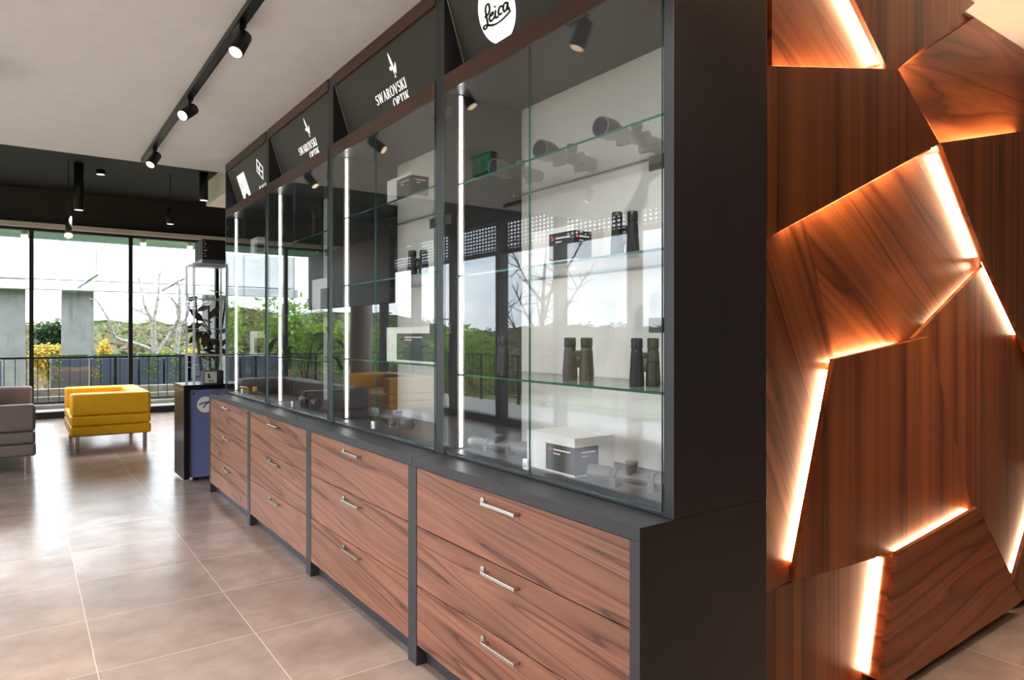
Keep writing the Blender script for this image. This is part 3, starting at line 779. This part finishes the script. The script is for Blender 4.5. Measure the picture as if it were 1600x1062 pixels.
# ------------------------------------------------------------------ sofas
def club_sofa(name, label, cat, m, x0, x1, y0, y1, back, group=None):
    """arms at both ends in y, backrest along the x side named by back (+1 or -1)"""
    t = thing(name, label, cat, ((x0+x1)/2, (y0+y1)/2, 0), group)
    box('base_cushion', m, x0, x1, y0, y1, .168, .288, t, .028, 4)
    box('seat_cushion', m, x0+.004, x1-.004, y0+.004, y1-.004, .290, .410, t, .03, 4)
    ax0, ax1 = x0+.004, x1-.004
    for ya, yb in ((y0, y0+.2), (y1-.2, y1)):
        box('armrest', m, ax0, ax1, ya+.003, yb-.003, .412, .672, t, .035, 4)
    bx = (x1-.2, x1-.005) if back > 0 else (x0+.005, x0+.2)
    box('backrest', m, bx[0], bx[1], y0+.2, y1-.2, .412, .672, t, .03, 4)
    for x in (x0+.05, x1-.09):
        for y in (y0+.02, y1-.065): box('leg', M['steel'], x, x+.045, y, y+.045, 0, .170, t, .002)
    return t
club_sofa('armchair', 'wide yellow leather armchair on steel legs in front of the far window', 'armchair', M['yellow'], .44, 1.28, 9.38, 10.80, 1)
club_sofa('sofa', 'taupe grey leather sofa cut off by the left edge of the photo', 'sofa', M['taupe'], -.76, .105, 8.2, 11.35, -1)
club_sofa('armchair', 'yellow armchair by the side glazing, seen only mirrored in the case glass', 'armchair', M['yellow'], -2.7, -1.8, 9.9, 11.7, -1)

# ------------------------------------------------------------------ blue display stand
st = thing('display_stand', 'slate blue display stand with black frame and clear showcase at the end of the cabinets', 'display stand', (1.4, 7.05, 0))
box('black_frame', M['black_gloss'], 1.195, 1.245, 6.83, 7.30, .03, .855, st, .003)
box('top_slab', M['black_gloss'], 1.195, 1.70, 6.83, 7.30, .855, .897, st, .003)
bp_ = box('blue_panel', M['blue'], 1.246, 1.68, 6.85, 7.28, .04, .853, st, .002)
def bf(a, b, lift=.0015): return Vector((1.386+a, 6.85-lift, .71+b))
decal('logo_disc', M['white_print'], poly([(.075*math.cos(k*PI/20), .075*math.sin(k*PI/20)) for k in range(40)]), bf, bp_)
decal('logo_mark', M['blue'], ribbon_flat([[(-.06, .0), (-.01, .018), (.07, .012)], [(-.02, -.03), (.0, .0), (.03, .03)]], .014, 4), bf, bp_, .003)
MB().lathe((1.282, 6.848, .817), (0, -1, 0), [(0, .008), (.006, .008)], 14).build('lock', M['chrome'], bp_)
for x in (1.33, 1.6): MB().cyl((x, 7.0, 0), (x, 7.0, .04), .03, n=16).build('castor', M['black'], st)
case = MB()
for x, y in ((1.284, 6.885), (1.60, 6.885), (1.284, 7.24), (1.60, 7.24)): case.box(x, x+.02, y, y+.02, .897, 2.02)
case.box(1.284, 1.62, 6.885, 7.26, 2.02, 2.035)
cf = case.build('showcase_frame', M['acrylic'], st)
for nm, x0_, x1_, y0_, y1_ in (('front', 1.304, 1.60, 6.892, 6.898), ('back', 1.304, 1.60, 7.247, 7.253)):
    box('showcase_glass', M['glass'], x0_, x1_, y0_, y1_, .898, 2.019, cf)
for z in (1.706, 1.421, 1.166): box('showcase_shelf', M['acrylic'], 1.29, 1.61, 6.90, 7.245, z-.006, z, cf)
box('rear_post', M['black_gloss'], 1.575, 1.62, 6.86, 6.884, .897, 2.25, st)
hd = MB().box(1.37, 1.64, 6.9, 7.25, 2.07, 2.26).build('head_box', M['black'], st)
box('head_trim', plain('grey_trim', (112, 116, 126), .4), 1.365, 1.645, 6.895, 7.255, 2.035, 2.07, st)
def hf(a, b, lift=.0015): return Vector((1.37+a, 6.9-lift, 2.07+b))
for a, b, s in ((.012, .17, .012), (.02, .145, .02), (.014, .115, .014), (.022, .085, .026), (.015, .055, .012), (.022, .03, .018)):
    decal('leaf_print', M['white_print'], poly([(a-s*.5, b-s*.1), (a+s*.2, b+s*.35), (a+s*.7, b+s*.1), (a+s*.1, b-s*.3)]), hf, hd)
pb = thing('product_box', 'small white product box with dark edge inside the showcase on the blue stand', 'box', (1.45, 7.0, .897))
box('carton', plain('dark_carton', (60, 60, 70), .5), 1.385, 1.56, 6.92, 7.05, .897, 1.02, pb)
box('front_label', M['white_print'], 1.392, 1.50, 6.917, 6.9195, .905, 1.012, pb)
MB().box(1.42, 1.436, 6.9155, 6.9168, .955, .995).box(1.427, 1.446, 6.9155, 6.9168, .95, .965).box(1.43, 1.442, 6.9155, 6.9168, .915, .932).box(1.456, 1.466, 6.9155, 6.9168, .915, .932).build('picture', M['optic'], pb)

# plants indoors
def rubber_plant():
    t = thing('rubber_plant', 'bronze-leaved rubber plant standing behind the blue display stand', 'plant', (1.66, 7.75, 0))
    MB().lathe((1.66, 7.75, 0), (0, 0, 1), [(0, .15), (.34, .2), (.34, .18), (.30, .17)], 24).build('pot', M['pot'], t)
    rnd = random.Random(3); st_ = MB(); lf = MB()
    for k in range(5):
        a = rnd.uniform(0, 6.28); top = Vector((1.62+.16*math.cos(a), 7.75+.16*math.sin(a), rnd.uniform(1.35, 1.95)))
        base = Vector((1.66, 7.75, .3)); mid = (base+top)/2+Vector((rnd.uniform(-.05, .05), rnd.uniform(-.05, .05), 0))
        st_.tube(smooth_path([base, mid, top], 5), .010, 6)
        for j in range(11):
            f = .45+.55*j/10; p = base.lerp(top, f); an = rnd.uniform(0, 6.28)
            d = Vector((math.cos(an)-.35, math.sin(an)*.8, rnd.uniform(-.5, .6)))
            lf.leaf(p, d, (rnd.uniform(-.3, .3), rnd.uniform(-.3, .3), 1), rnd.uniform(.16, .24), rnd.uniform(.07, .10))
    for p, d in (((1.52, 7.62, 1.40), (-.7, -.2, -.6)), ((1.5, 7.6, 1.48), (-.9, -.1, -.5)), ((1.52, 7.62, 1.5), (-.6, -.2, .5)), ((1.55, 7.62, 1.40), (-.2, -.3, -.9))):
        lf.leaf(p, d, (0, -1, .4), .2, .08); st_.tube([(1.62, 7.72, p[2]-.12), p], .006, 6)
    st_.build('stem', M['bark'], t); lf.build('foliage', M['leaf_bronze'], t)
rubber_plant()
def palm():
    t = thing('potted_palm', 'dark green potted palm by the glazed corner, seen mirrored in the case glass', 'plant', (-1.3, 12.3, 0))
    MB().lathe((-1.3, 12.3, 0), (0, 0, 1), [(0, .16), (.36, .21), (.36, .19), (.32, .18)], 24).build('pot', M['pot'], t)
    rnd = random.Random(5); lf = MB()
    for k in range(16):
        a = k*2.4; r = rnd.uniform(.35, .6); h = rnd.uniform(.9, 1.45)
        pts = smooth_path([(-1.3, 12.3, .33), (-1.3+.4*r*math.cos(a), 12.3+.4*r*math.sin(a), h*.85), (-1.3+r*math.cos(a), 12.3+.8*r*math.sin(a), h), (-1.3+1.3*r*math.cos(a), 12.3+r*math.sin(a), h*.85)], 6)
        lf.tube(pts, .005, 5)
        for q in range(6, len(pts)):
            d = pts[min(q+1, len(pts)-1)]-pts[q-1]; s = Vector((-math.sin(a), math.cos(a), 0))
            for sg_ in (-1, 1): lf.leaf(pts[q], d.normalized()*.6+s*sg_-Vector((0, 0, .4)), (0, 0, 1), .22, .03)
    lf.build('fronds', M['leaf_dark'], t)
palm()

# ------------------------------------------------------------------ optics on the shelves
def binoculars(label, x, y, z, h=.15, sp=.062, r=.026, m='rubber', rot=0, group='binoculars on glass shelves', cup='optic'):
    t = thing('binoculars', label, 'binoculars', (0, 0, 0), group)
    for s in (-1, 1):
        c = (0, s*sp/2, 0)
        br = MB().lathe(c, (0, 0, 1), [(0, r*.98), (.004, r), (h*.2, r), (h*.45, r*.9), (h*.68, r*.82), (h*.78, r*.72)], 24).build('barrel', M[m], t)
        MB().lathe((0, s*sp/2, h*.775), (0, 0, 1), [(0, r*.74), (h*.02, r*.80), (h*.21, r*.80), (h*.225, r*.7)], 24).build('eyecup', M[cup], br)
    br = MB().box(-r*.5, r*.5, -sp/2, sp/2, h*.30, h*.42).box(-r*.55, r*.55, -sp/2, sp/2, h*.58, h*.70)
    br.build('bridge', M[m], t, .004)
    MB().lathe((0, 0, h*.42), (0, 0, 1), [(0, .010), (.002, .0115), (h*.15, .0115), (h*.16, .010)], 20).build('focus_wheel', M['optic_grey'], t)
    t.location = (x, y, z); t.rotation_euler = (0, 0, rot)
    return t
def scope(label, p, ang, z, L=.34, r=.017, m='optic', group='rifle scopes laid in the cases'):
    t = thing('rifle_scope', label, 'rifle scope', (0, 0, 0), group)
    R = r*1.75
    MB().lathe((-L/2, 0, R), (1, 0, 0), [(0, R*.98), (.002, R), (L*.16, R), (L*.30, r), (L*.72, r), (L*.78, r*1.35), (L*.98, r*1.4), (L, r*1.3)], 28).build('tube', M[m], t)
    MB().lathe((-L/2-.001, 0, R), (1, 0, 0), [(0, R*.85), (.0008, R*.85)], 28).build('objective_lens', M['lens'], t)
    tu = MB().lathe((.02, 0, R), (0, 0, 1), [(0, r*.9), (r*1.9, r*.9), (r*1.92, r*1.0), (r*2.6, r*1.0)], 20)
    tu.build('elevation_turret', M[m], t)
    MB().lathe((.02, 0, R), (0, -1, 0), [(0, r*.9), (r*1.9, r*.9), (r*2.4, r*.95)], 20).build('side_turret', M[m], t)
    for x in (-.055, .075):
        MB().box(x-.01, x+.01, -r*1.25, r*1.25, 0, R-r*.3).lathe((x-.01, 0, R), (1, 0, 0), [(0, r*1.2), (.02, r*1.2)], 20).build('mount_ring', M['optic_grey'], t)
    t.location = (p[0], p[1], z); t.rotation_euler = (0, 0, ang)
    return t
def carton(label, x, y, z, w, d, h, rot, panel='box_dark', inset_=.25, top=.16, group='boxed optics in the cases', text=True):
    """white carton; long side w along local -x face direction y, printed dark on two adjoining faces"""
    t = thing('product_carton', label, 'box', (0, 0, 0), group)
    bx = box('carton', M['white'], 0, w, 0, d, 0, h, t, .001)
    z0, z1 = h*.06, h*(1-top)
    a0 = w*inset_
    front = box('front_print', M[panel], -.0012, -.0002, .0, d*(1-inset_), z0, z1, t)
    side = box('side_print', M[panel], 0, w*(1-inset_), -.0012, -.0002, z0, z1, t)
    for fr_, own, lim in ((lambda a, b, l=.0012: Vector((-.0012-l*.3, d*(1-inset_)-a, b)), front, d), (lambda a, b, l=.0012: Vector((a, -.0012-l*.3, b)), side, w)):
        k = [(lim*.09+.006*math.cos(q*PI/8), z1-.018+.006*math.sin(q*PI/8)) for q in range(16)]
        decal('brand_dot', M['red'], poly(k), fr_, own)
        if text:
            decal('print_line', M['white_print'], ([(lim*.16, z1-.021), (lim*.5, z1-.021), (lim*.5, z1-.016), (lim*.16, z1-.016), (lim*.16, z1-.034), (lim*.3, z1-.034), (lim*.3, z1-.030), (lim*.16, z1-.030)], [(0, 1, 2, 3), (4, 5, 6, 7)]), fr_, own)
    t.location = (x, y, z); t.rotation_euler = (0, 0, rot)
    return t
S0, S1, S2, S3 = SHELVES
# nearest case
scope('dark rifle scope lying at the back of the top shelf of the nearest case', (1.70, 1.66), .15, S0[2], .36, .02, 'optic_grey')
scope('middle rifle scope on the top shelf of the nearest case', (1.70, 2.0), .2, S0[2], .34, .021, 'optic_grey')
scope('grey scope farthest left on the top shelf of the nearest case', (1.66, 2.28), .1, S0[2], .26, .019, 'optic_grey')
carton('white and black carton on the upper middle shelf of the nearest case', 1.515, 1.755, S0[1], .135, .229, .122, .0, inset_=.42)
binoculars('black binoculars standing beside the carton on the upper middle shelf of the nearest case', 1.60, 1.60, S0[1], .15, .05, .022, rot=.7)
binoculars('slim black binoculars behind the door edge on the lower shelf of the nearest case', 1.56, 2.235, S0[0], .162, .052, .021, rot=-.35)
binoculars('brown binoculars in the middle of the lower shelf of the nearest case', 1.64, 1.876, S0[0], .155, .060, .027, 'optic_brown', rot=.8)
binoculars('dark binoculars at the right end of the lower shelf of the nearest case', 1.62, 1.53, S0[0], .155, .051, .0235, 'rubber', rot=.8)
carton('cube-shaped white and dark carton on the floor of the nearest case', 1.527, 1.765, .873, .185, .27, .133, .0, inset_=.42, top=.24)
scope('grey scope on the case floor, left of the cube-shaped carton', (1.60, 2.31), 1.75, .873, .36, .018, 'optic_grey')
t_ = scope('grey scope with a red dot on the case floor, right of the cube-shaped carton', (1.575, 1.52), 1.9, .873, .34, .02, 'optic_grey')
MB().lathe((.02, -.0486, .035), (0, -1, 0), [(0, .009), (.001, .009)], 16).build('red_dot', M['red'], None).parent = t_
# second case
carton('white and dark carton on the top shelf of the second case', 1.52, 2.954, S1[2], .16, .27, .117, .0, inset_=.42, top=.14)
binoculars('black binoculars on the middle shelf of the second case', 1.58, 3.00, S1[1], .13, .058, .026, rot=.8)
carton('white carton with green print on the lower shelf of the second case', 1.525, 2.70, S1[0], .2, .54, .172, .0, 'green_label', .22, .18)
scope('black scope lying on the floor of the second case', (1.60, 3.27), 4.55, .873, .42, .021, 'optic')
# third case
for k in range(3):
    scope_ = MB().lathe((1.58+.03*k, 4.44+.09*k, S2[2]), (0, 0, 1), [(0, .024), (.05, .026), (.10, .018), (.17, .018), (.175, .022), (.195, .022)], 20).build('spotting_tube', M['rubber'])
    tag(scope_, ['nearest of three upright black tubes on the top shelf of the third case', 'middle of three upright black tubes on the top shelf of the third case', 'last of three upright black tubes on the top shelf of the third case'][k], 'scope', 'upright tubes in the third case')
carton('small white carton on the middle shelf of the third case', 1.55, 4.14, S2[1], .15, .29, .22, .0, 'box_dark', .55, .3, text=False)
binoculars('black binoculars in front of the small white carton in the third case', 1.53, 4.50, S2[1], .075, .09, .03, rot=.3)
scope('long black scope on the floor of the third case', (1.60, 4.60), 4.6, .873, .46, .02, 'optic')
# farthest case
carton('white carton with black squares on the upper shelf of the farthest case', 1.57, 5.80, S3[2], .14, .2, .17, .0, 'box_dark', .6, .3, text=False)
carton('white carton on the lower shelf of the farthest case', 1.57, 5.80, S3[0]+.0, .14, .22, .19, .0, 'box_dark', .6, .3, text=False)
g_ = thing('tripod_clamp', 'black clamp with a yellow knob on the floor of the farthest case', 'clamp', (1.58, 5.6, .873), None)
MB().box(1.54, 1.60, 5.40, 5.80, .873, .90).box(1.56, 1.58, 5.5, 5.53, .90, .93).build('bar', M['optic'], g_, .003)
MB().lathe((1.53, 5.72, .90), (0, 0, 1), [(0, .018), (.04, .018)], 16).build('knob', M['yellow'], g_)

# ------------------------------------------------------------------ outside
def ground():
    struct('floor_terrace', M['deck'], -5.2, 5, 13.5, 16.2, -.12, -.02)
    struct('floor_terrace', M['deck'], -5.2, -3.2, -6, 13.5, -.12, -.02)
    m = MB()
    def hgt(x, y):
        d = max(0, -5.2-x, y-16.2)
        h = -.3-min(d, 60)*.055
        r = math.hypot(x, y)
        if r > 70: h += (r-70)/90*8.2*(1+.28*math.sin(math.atan2(y, x)*7.3+1)+.12*math.sin(math.atan2(y, x)*23))
        if r > 60: h += random.uniform(-.6, .9)
        return h
    rs = [4, 8, 12, 16, 17, 20, 25, 32, 40, 55, 70, 85, 100, 112, 124, 136, 148, 158, 162]; n = 360
    for r in rs:
        for k in range(n):
            a = 2*PI*k/n; x, y = r*math.cos(a), r*math.sin(a); m.v.append((x, y, hgt(x, y) if r > 16 else min(-.3, hgt(x, y))))
    for i in range(len(rs)-1):
        for k in range(n):
            q = (k+1) % n; m.f.append([i*n+k, i*n+q, i*n+n+q, i*n+n+k]); m.mi.append(0 if rs[i] >= 20 else 1); m.sm.append(True)
    o = m.build('hillside', [M['hill'], M['grass']]); o['kind'] = 'structure'
ground()
# railing
def railing(pts, label):
    t = thing('terrace_railing', label, 'railing', pts[0])
    for (a, b) in zip(pts, pts[1:]):
        a, b = Vector(a), Vector(b); L = (b-a).length; d = (b-a)/L; z = Vector((0, 0, 1)); s = d.cross(z)
        def bar(p, q, w, h):
            c = [s*w/2+z*h/2, -s*w/2+z*h/2, -s*w/2-z*h/2, s*w/2-z*h/2] if abs((q-p).normalized().z) < .5 else [s*w/2+d*h/2, -s*w/2+d*h/2, -s*w/2-d*h/2, s*w/2-d*h/2]
            return [p+k for k in c], [q+k for k in c]
        MB().solid(*bar(a+z*.96, b+z*.96, .05, .035)).build('top_rail', M['black_metal'], t)
        MB().solid(*bar(a+z*.14, b+z*.14, .03, .03)).build('bottom_rail', M['black_metal'], t)
        n = max(1, round(L/1.35))
        for k in range(n+1):
            p = a+d*L*k/n; MB().solid(*bar(p, p+z*.96, .045, .045)).build('post', M['black_metal'], t)
        n = round(L/.165); m = MB()
        for k in range(n): p = a+d*(L*(k+.5)/n); m.solid(*bar(p+z*.14, p+z*.95, .012, .012))
        o = m.build('balusters', M['black_metal'], t); o['kind'] = 'stuff'
railing([(-5.1, 15.1, -.02), (2.75, 15.1, -.02), (2.75, 16.1, -.02)], 'black metal balustrade on the terrace outside the far window')
railing([(-5.1, -4, -.02), (-5.1, 15.0, -.02)], 'black balustrade along the side terrace, seen mirrored in the case glass')
# planters with turf and trailing plants
PLT = [(.46, 1.12, 'slate planter left of the pale gap, turf on top'), (1.18, 2.02, 'slate planter in the middle of the row behind the balustrade'), (2.07, 2.52, 'short slate planter under the left birch'), (2.56, 3.6, 'slate planter at the right end with trailing plants')]
for x0, x1, lb in PLT:
    t = thing('planter', lb+' outside', 'planter', ((x0+x1)/2, 17.0, -.1), 'slate planters on the terrace')
    box('trough', M['planter'], x0, x1, 16.8, 17.3, -.1, .86, t, .01)
    rnd = random.Random(int(x0*100)); m = MB()
    for k in range(500):
        m.leaf((rnd.uniform(x0+.02, x1-.02), rnd.uniform(16.8, 17.28), .855), (rnd.uniform(-.4, .4), rnd.uniform(-.4, .4), 1), (0, 1, 0), rnd.uniform(.05, .10), .02)
    m.build('turf', M['turf'], t)
    m = MB()
    for q in ([x0+.1] if x0 < 2 else [x0+.15, x0+.3, x1-.15] if x0 > 2.2 else [x0+.2, x0+.3]):
        for k in range(45):
            h = rnd.random()**1.5*.55; m.leaf((q+rnd.gauss(0, .05), 16.78-rnd.random()*.03, .92-h), (rnd.uniform(-1, 1), -.4, rnd.uniform(-1, .2)), (0, -1, .3), .045, .03)
    m.build('trailing_plant', M['leaf_lime'], t)
for k, (x0, x1) in enumerate(((-2.2, -1.3), (-1.25, -.35))):
    t = thing('planter', ['slate planter mirrored in the far case glass, left of another', 'slate planter hidden behind the sofa side of the terrace'][k], 'planter', ((x0+x1)/2, 17, -.1), 'slate planters on the terrace')
    box('trough', M['planter'], x0, x1, 16.8, 17.3, -.1, .86, t, .01)
st_ = MB()
for k in range(3): st_.box(-1.0, 2.6, 15.3+.3*k, 15.58+.3*k, .05+.13*k-.15, .05+.13*k)
o = st_.build('timber_steps', M['timber']); tag(o, 'low weathered timber steps between balustrade and planters outside', 'steps')
# overhead structure
can = thing('canopy_roof', 'white panelled overhang with green soffit and beams outside the far window', 'canopy', (1.5, 18, 3.0))
box('soffit', M['soffit'], -4.5, 6, 13.6, 16.0, 3.20, 3.3, can)
for k in range(7):
    box('facade_panel', M['ext_white'], -3.6+1.7*k, -3.6+1.7*k+1.685, 20, 20.3, 2.71, 3.62, can)
box('edge_beam', M['steel_white'], -3.6, 8, 19.7, 19.98, 2.44, 2.66, can)
box('drip_trim', M['frame_grey'], -3.6, 8, 19.96, 19.99, 2.69, 2.71, can); box('drip_trim', M['steel'], -3.6, 8, 19.68, 19.70, 2.435, 2.45, can)
for x in (-1.6, 1.1, 2.95, 4.8):
    MB().tube([(x, 19.72, 2.52), (x+.32, 18.6, 2.78)], .035, 8).build('strut', M['steel'], can)
for x0, x1, lb in ((-.75, .05, 'stained concrete pillar at the left edge outside the window'), (.777, 1.447, 'stained concrete pillar between the two window mullions, outside'), (4.05, 4.75, 'concrete pillar outside, seen through the clear showcase')):
    p = MB().box(x0, x1, 20.02, 20.5, -.6, 2.70 if x0 < 0 else 2.46).build('concrete_pillar', M['concrete'], None, .01); tag(p, lb, 'pillar', 'concrete pillars outside')
lp = thing('bollard_light', 'small dark mushroom garden lamp on a planter', 'garden lamp', (1.76, 17.05, .86))
MB().cyl((1.76, 17.05, .86), (1.76, 17.05, .97), .012, n=8).build('stem', M['black_metal'], lp)
MB().lathe((1.76, 17.05, .97), (0, 0, 1), [(0, .03), (.03, .065), (.05, .05)], 14).build('hood', M['planter'], lp)

def branchy(t, paths, m, seed, twigs=3, tw_len=.35):
    rnd = random.Random(seed); b = MB(); tw = MB()
    for pts, r0, r1 in paths:
        P = smooth_path(pts, 6); n = len(P)
        b.tube(P, [r0+(r1-r0)*k/(n-1) for k in range(n)], 8)
        for k in range(twigs*2):
            p = P[rnd.randrange(n//3, n)]; d = Vector((rnd.uniform(-1, 1), rnd.uniform(-.6, .6), rnd.uniform(-.2, 1))).normalized()
            L = tw_len*rnd.uniform(.4, 1.1); q = p+d*L*.5+Vector((0, 0, rnd.uniform(-.05, .05)))
            tw.tube([p, q, p+d*L+Vector((rnd.uniform(-.1, .1), 0, rnd.uniform(-.05, .15)))], [.012, .008, .004], 5)
            e = p+d*L*.6
            tw.tube([e, e+Vector((rnd.uniform(-.2, .2), rnd.uniform(-.1, .1), rnd.uniform(0, .2)))], [.006, .003], 4)
    b.build('trunk', m, t); tw.build('twigs', m, t)
Y = 18.0
t = thing('birch_tree', 'bare white birch with spreading limbs, right of the middle mullion', 'tree', (2.53, Y, -.3), 'bare birches outside')
branchy(t, [([(2.53, Y, -.3), (2.53, Y, .86), (2.5, Y, 1.35), (2.50, Y, 1.75)], .085, .05), ([(2.50, Y, 1.5), (2.42, Y, 1.8), (2.33, Y, 2.0), (2.26, Y, 2.33), (2.2, Y+.1, 2.7)], .045, .018),
            ([(2.50, Y, 1.7), (2.56, Y, 2.0), (2.60, Y, 2.35), (2.62, Y, 2.8)], .045, .02), ([(2.5, Y, .95), (2.36, Y, 1.05), (2.04, Y, 1.18), (1.72, Y, 1.3), (1.6, Y-.1, 1.65), (1.45, Y-.1, 1.95), (1.30, Y-.1, 2.2)], .06, .015),
            ([(2.53, Y, .9), (2.72, Y+.05, 1.15), (2.90, Y+.05, 1.45), (3.0, Y, 1.7)], .055, .03), ([(2.42, Y, 1.8), (2.22, Y, 1.9), (2.0, Y, 2.0)], .02, .006)], M['bark_white'], 4)
t = thing('birch_tree', 'bare white birch with forked top, left of the display stand', 'tree', (2.98, Y, -.3), 'bare birches outside')
branchy(t, [([(2.96, Y, -.3), (2.98, Y, .8), (3.02, Y, 1.3), (3.06, Y, 1.62)], .065, .05), ([(3.06, Y, 1.6), (3.02, Y, 1.9), (2.98, Y, 2.1), (2.80, Y, 2.30)], .045, .014), ([(3.04, Y, 1.7), (3.06, Y, 2.0), (3.06, Y, 2.4), (3.04, Y, 2.7)], .045, .025),
            ([(3.06, Y, 1.6), (3.22, Y, 1.8), (3.27, Y, 2.1), (3.24, Y, 2.35)], .04, .018), ([(3.24, Y, 2.02), (3.5, Y, 2.08), (3.75, Y, 2.25)], .02, .01)], M['bark_white'], 9)
def shrub(label, c, r, n, m, seed, L=.16, W=.1, group='autumn shrubs outside', trunk=True, cat='shrub', zb=None):
    if m in ('leaf_yellow', 'leaf_lime'): n, L, W = n*2, .09, .06
    t = thing('shrub' if cat == 'shrub' else 'leafy_tree', label, cat, (c[0], c[1], -1.5 if zb is None else zb), group)
    rnd = random.Random(seed); m_ = MB()
    for k in range(6):
        q = (c[0]+rnd.uniform(-.5, .5)*r[0], c[1]+rnd.uniform(-.5, .5)*r[1], c[2]+rnd.uniform(-.45, .45)*r[2])
        m_.foliage(q, (r[0]*.62, r[1]*.62, r[2]*.6), n//6, L, W, 0, rnd)
    m_.build('foliage', M[m], t)
    z0 = -1.5 if zb is None else zb
    MB().tube([(c[0], c[1], z0), (c[0]+.1, c[1], c[2]-r[2]*.3), (c[0]-.1, c[1]+.1, c[2]+r[2]*.4)], [.10, .07, .03], 7).build('trunk', M['bark'], t)
shrub('yellow autumn shrub between the two concrete pillars', (.72, 24, .55), (.6, .5, .55), 2600, 'leaf_yellow', 1)
shrub('yellow-green autumn shrub right of the second concrete pillar', (2.0, 24, .8), (.22, .3, .6), 900, 'leaf_yellow', 2)
shrub('lime bush behind the birch trunks', (3.6, 26.5, .5), (.6, .5, .4), 1500, 'leaf_lime', 3)
shrub('yellow bush beside the left edge of the showcase', (4.5, 24, .5), (.5, .5, .5), 1200, 'leaf_yellow', 13)
shrub('small dark green tree on the slope between the pillars', (1.7, 45, 1.4), (1.3, 1, .9), 1500, 'leaf_dark', 14, .25, .16)
tr = [((-2.9, 27, 1.6), (1.2, 1.2, 1.7), 4), ((-4.6, 24, 1.7), (1.5, 1.4, 1.8), 5), ((-6.4, 22, 1.2), (1.5, 1.4, 1.6), 6), ((-1.4, 30, 1.4), (1.3, 1.2, 1.5), 7), ((-8.5, 18, .6), (1.5, 1.5, 1.5), 8)]
for k, (c, r, sd) in enumerate(tr):
    shrub('green tree %s, mirrored in the far case glass' % ['behind the sofa', 'beyond the terrace corner', 'left of the terrace corner', 'farthest behind the terrace', 'beyond the side balustrade'][k], c, r, 1500, 'leaf_green', sd, .22, .13, 'green trees beyond the terrace', cat='tree')
t = thing('bare_tree', 'leafless tree beyond the side glazing, seen mirrored in the nearest case', 'tree', (-6.2, 11.5, -.8))
bx = -6.2; by = 11.5
branchy(t, [([(bx, by, -.8), (bx, by+.05, .8), (bx+.05, by, 1.6), (bx, by, 2.6), (bx-.1, by, 3.6)], .08, .015)]+[([(bx, by, z), (bx+math.cos(a)*.4, by+math.sin(a)*.5, z+.5), (bx+math.cos(a)*.8, by+math.sin(a)*1.1, z+1.3)], .04, .008) for z, a in ((.7, .6), (1.0, 2.2), (1.4, 3.9), (1.7, 5.2), (1.2, 1.5), (2.0, .2), (2.1, 4.4))], M['bark'], 21, 5, .6)
t = thing('street_lamp', 'thin street lamp on the slope, seen mirrored in the nearest case', 'street lamp', (-17.6, 36, -2.6))
MB().cyl((-17.6, 36, -2.8), (-17.6, 36, 2.25), .05, .04, 10).build('pole', M['steel'], t)
MB().box(-17.75, -17.2, 35.2, 36.1, 2.25, 2.33).build('lamp_head', M['steel'], t, .02)
for k in range(3):
    h = MB(); rnd = random.Random(50+k)
    for q in range(14): h.foliage((-8.0-1.1*k, 6.5+.5*q, -.35-.12*k), (.45, .5, .45), 110, .09, .06, 0, rnd)
    o = h.build('hedge', M['leaf_lime' if k == 1 else 'leaf_green']); tag(o, ['clipped hedge row nearest the side terrace, mirrored in the nearest case', 'yellowish middle hedge row beyond the side terrace, mirrored in the nearest case', 'outermost hedge row beyond the side terrace, mirrored in the nearest case'][k], 'hedge', 'hedge rows beyond the terrace')

# woodland on the slopes: nobody could count it
rnd = random.Random(77)
wood_m = MB()
for k in range(420):
    a = rnd.uniform(-1.0, 2.9); R = rnd.uniform(34, 100)
    x, y = -R*math.sin(a)*1.0, R*math.cos(a)
    if y < 20 and x > -25: continue
    g = -.3-min(max(0, -5.2-x, y-16.2), 60)*.055+(max(0, R-70)/90*8.2)
    h = rnd.uniform(.9, 1.9); mi = rnd.choice((0, 0, 1, 1, 2, 3))
    wood_m.foliage((x, y, g+h*.7), (h*1.1, h*1.1, h*.75), 70, .45, .3, mi, rnd)
for k in range(150):
    x, y = rnd.uniform(-6, 26), rnd.uniform(34, 85)
    g = -.3-min(y-16.2, 60)*.055; h = rnd.uniform(.8, 1.5); mi = rnd.choice((0, 1, 2, 3, 3))
    wood_m.foliage((x, y, g+h*.7), (h*1.2, h*1.1, h*.75), 80, .36, .24, mi, rnd)
for k in range(520):
    a = rnd.uniform(-.5, 1.6); R = rnd.uniform(95, 150); x, y = -R*math.sin(a), R*math.cos(a)
    d_ = min(max(0, -5.2-x, y-16.2), 60); g = -.3-d_*.055+(R-70)/90*8.2*(1+.28*math.sin(math.atan2(y, x)*7.3+1)+.12*math.sin(math.atan2(y, x)*23))
    h = rnd.uniform(1.3, 2.4)
    wood_m.foliage((x, y, g+h*.3), (h*2.4, h*1.5, h*.7), 60, 1.0, .7, rnd.choice((0, 0, 1, 1, 2)), rnd)
o = wood_m.build('woodland', [leafy(q) for q in (plain('olive_woodland', (122, 124, 88), .9, var=.12, vscale=.8), plain('green_woodland', (100, 110, 76), .9, var=.12, vscale=.8), plain('rust_woodland', (130, 114, 92), .9, var=.12, vscale=.8), plain('straw_woodland', (142, 138, 96), .9, var=.12, vscale=.8))])  # leaf colours paled and evened out to paint in distance haze
o['kind'] = 'stuff'; tag(o, 'distant autumn woodland covering the slopes beyond the terrace', 'woodland')
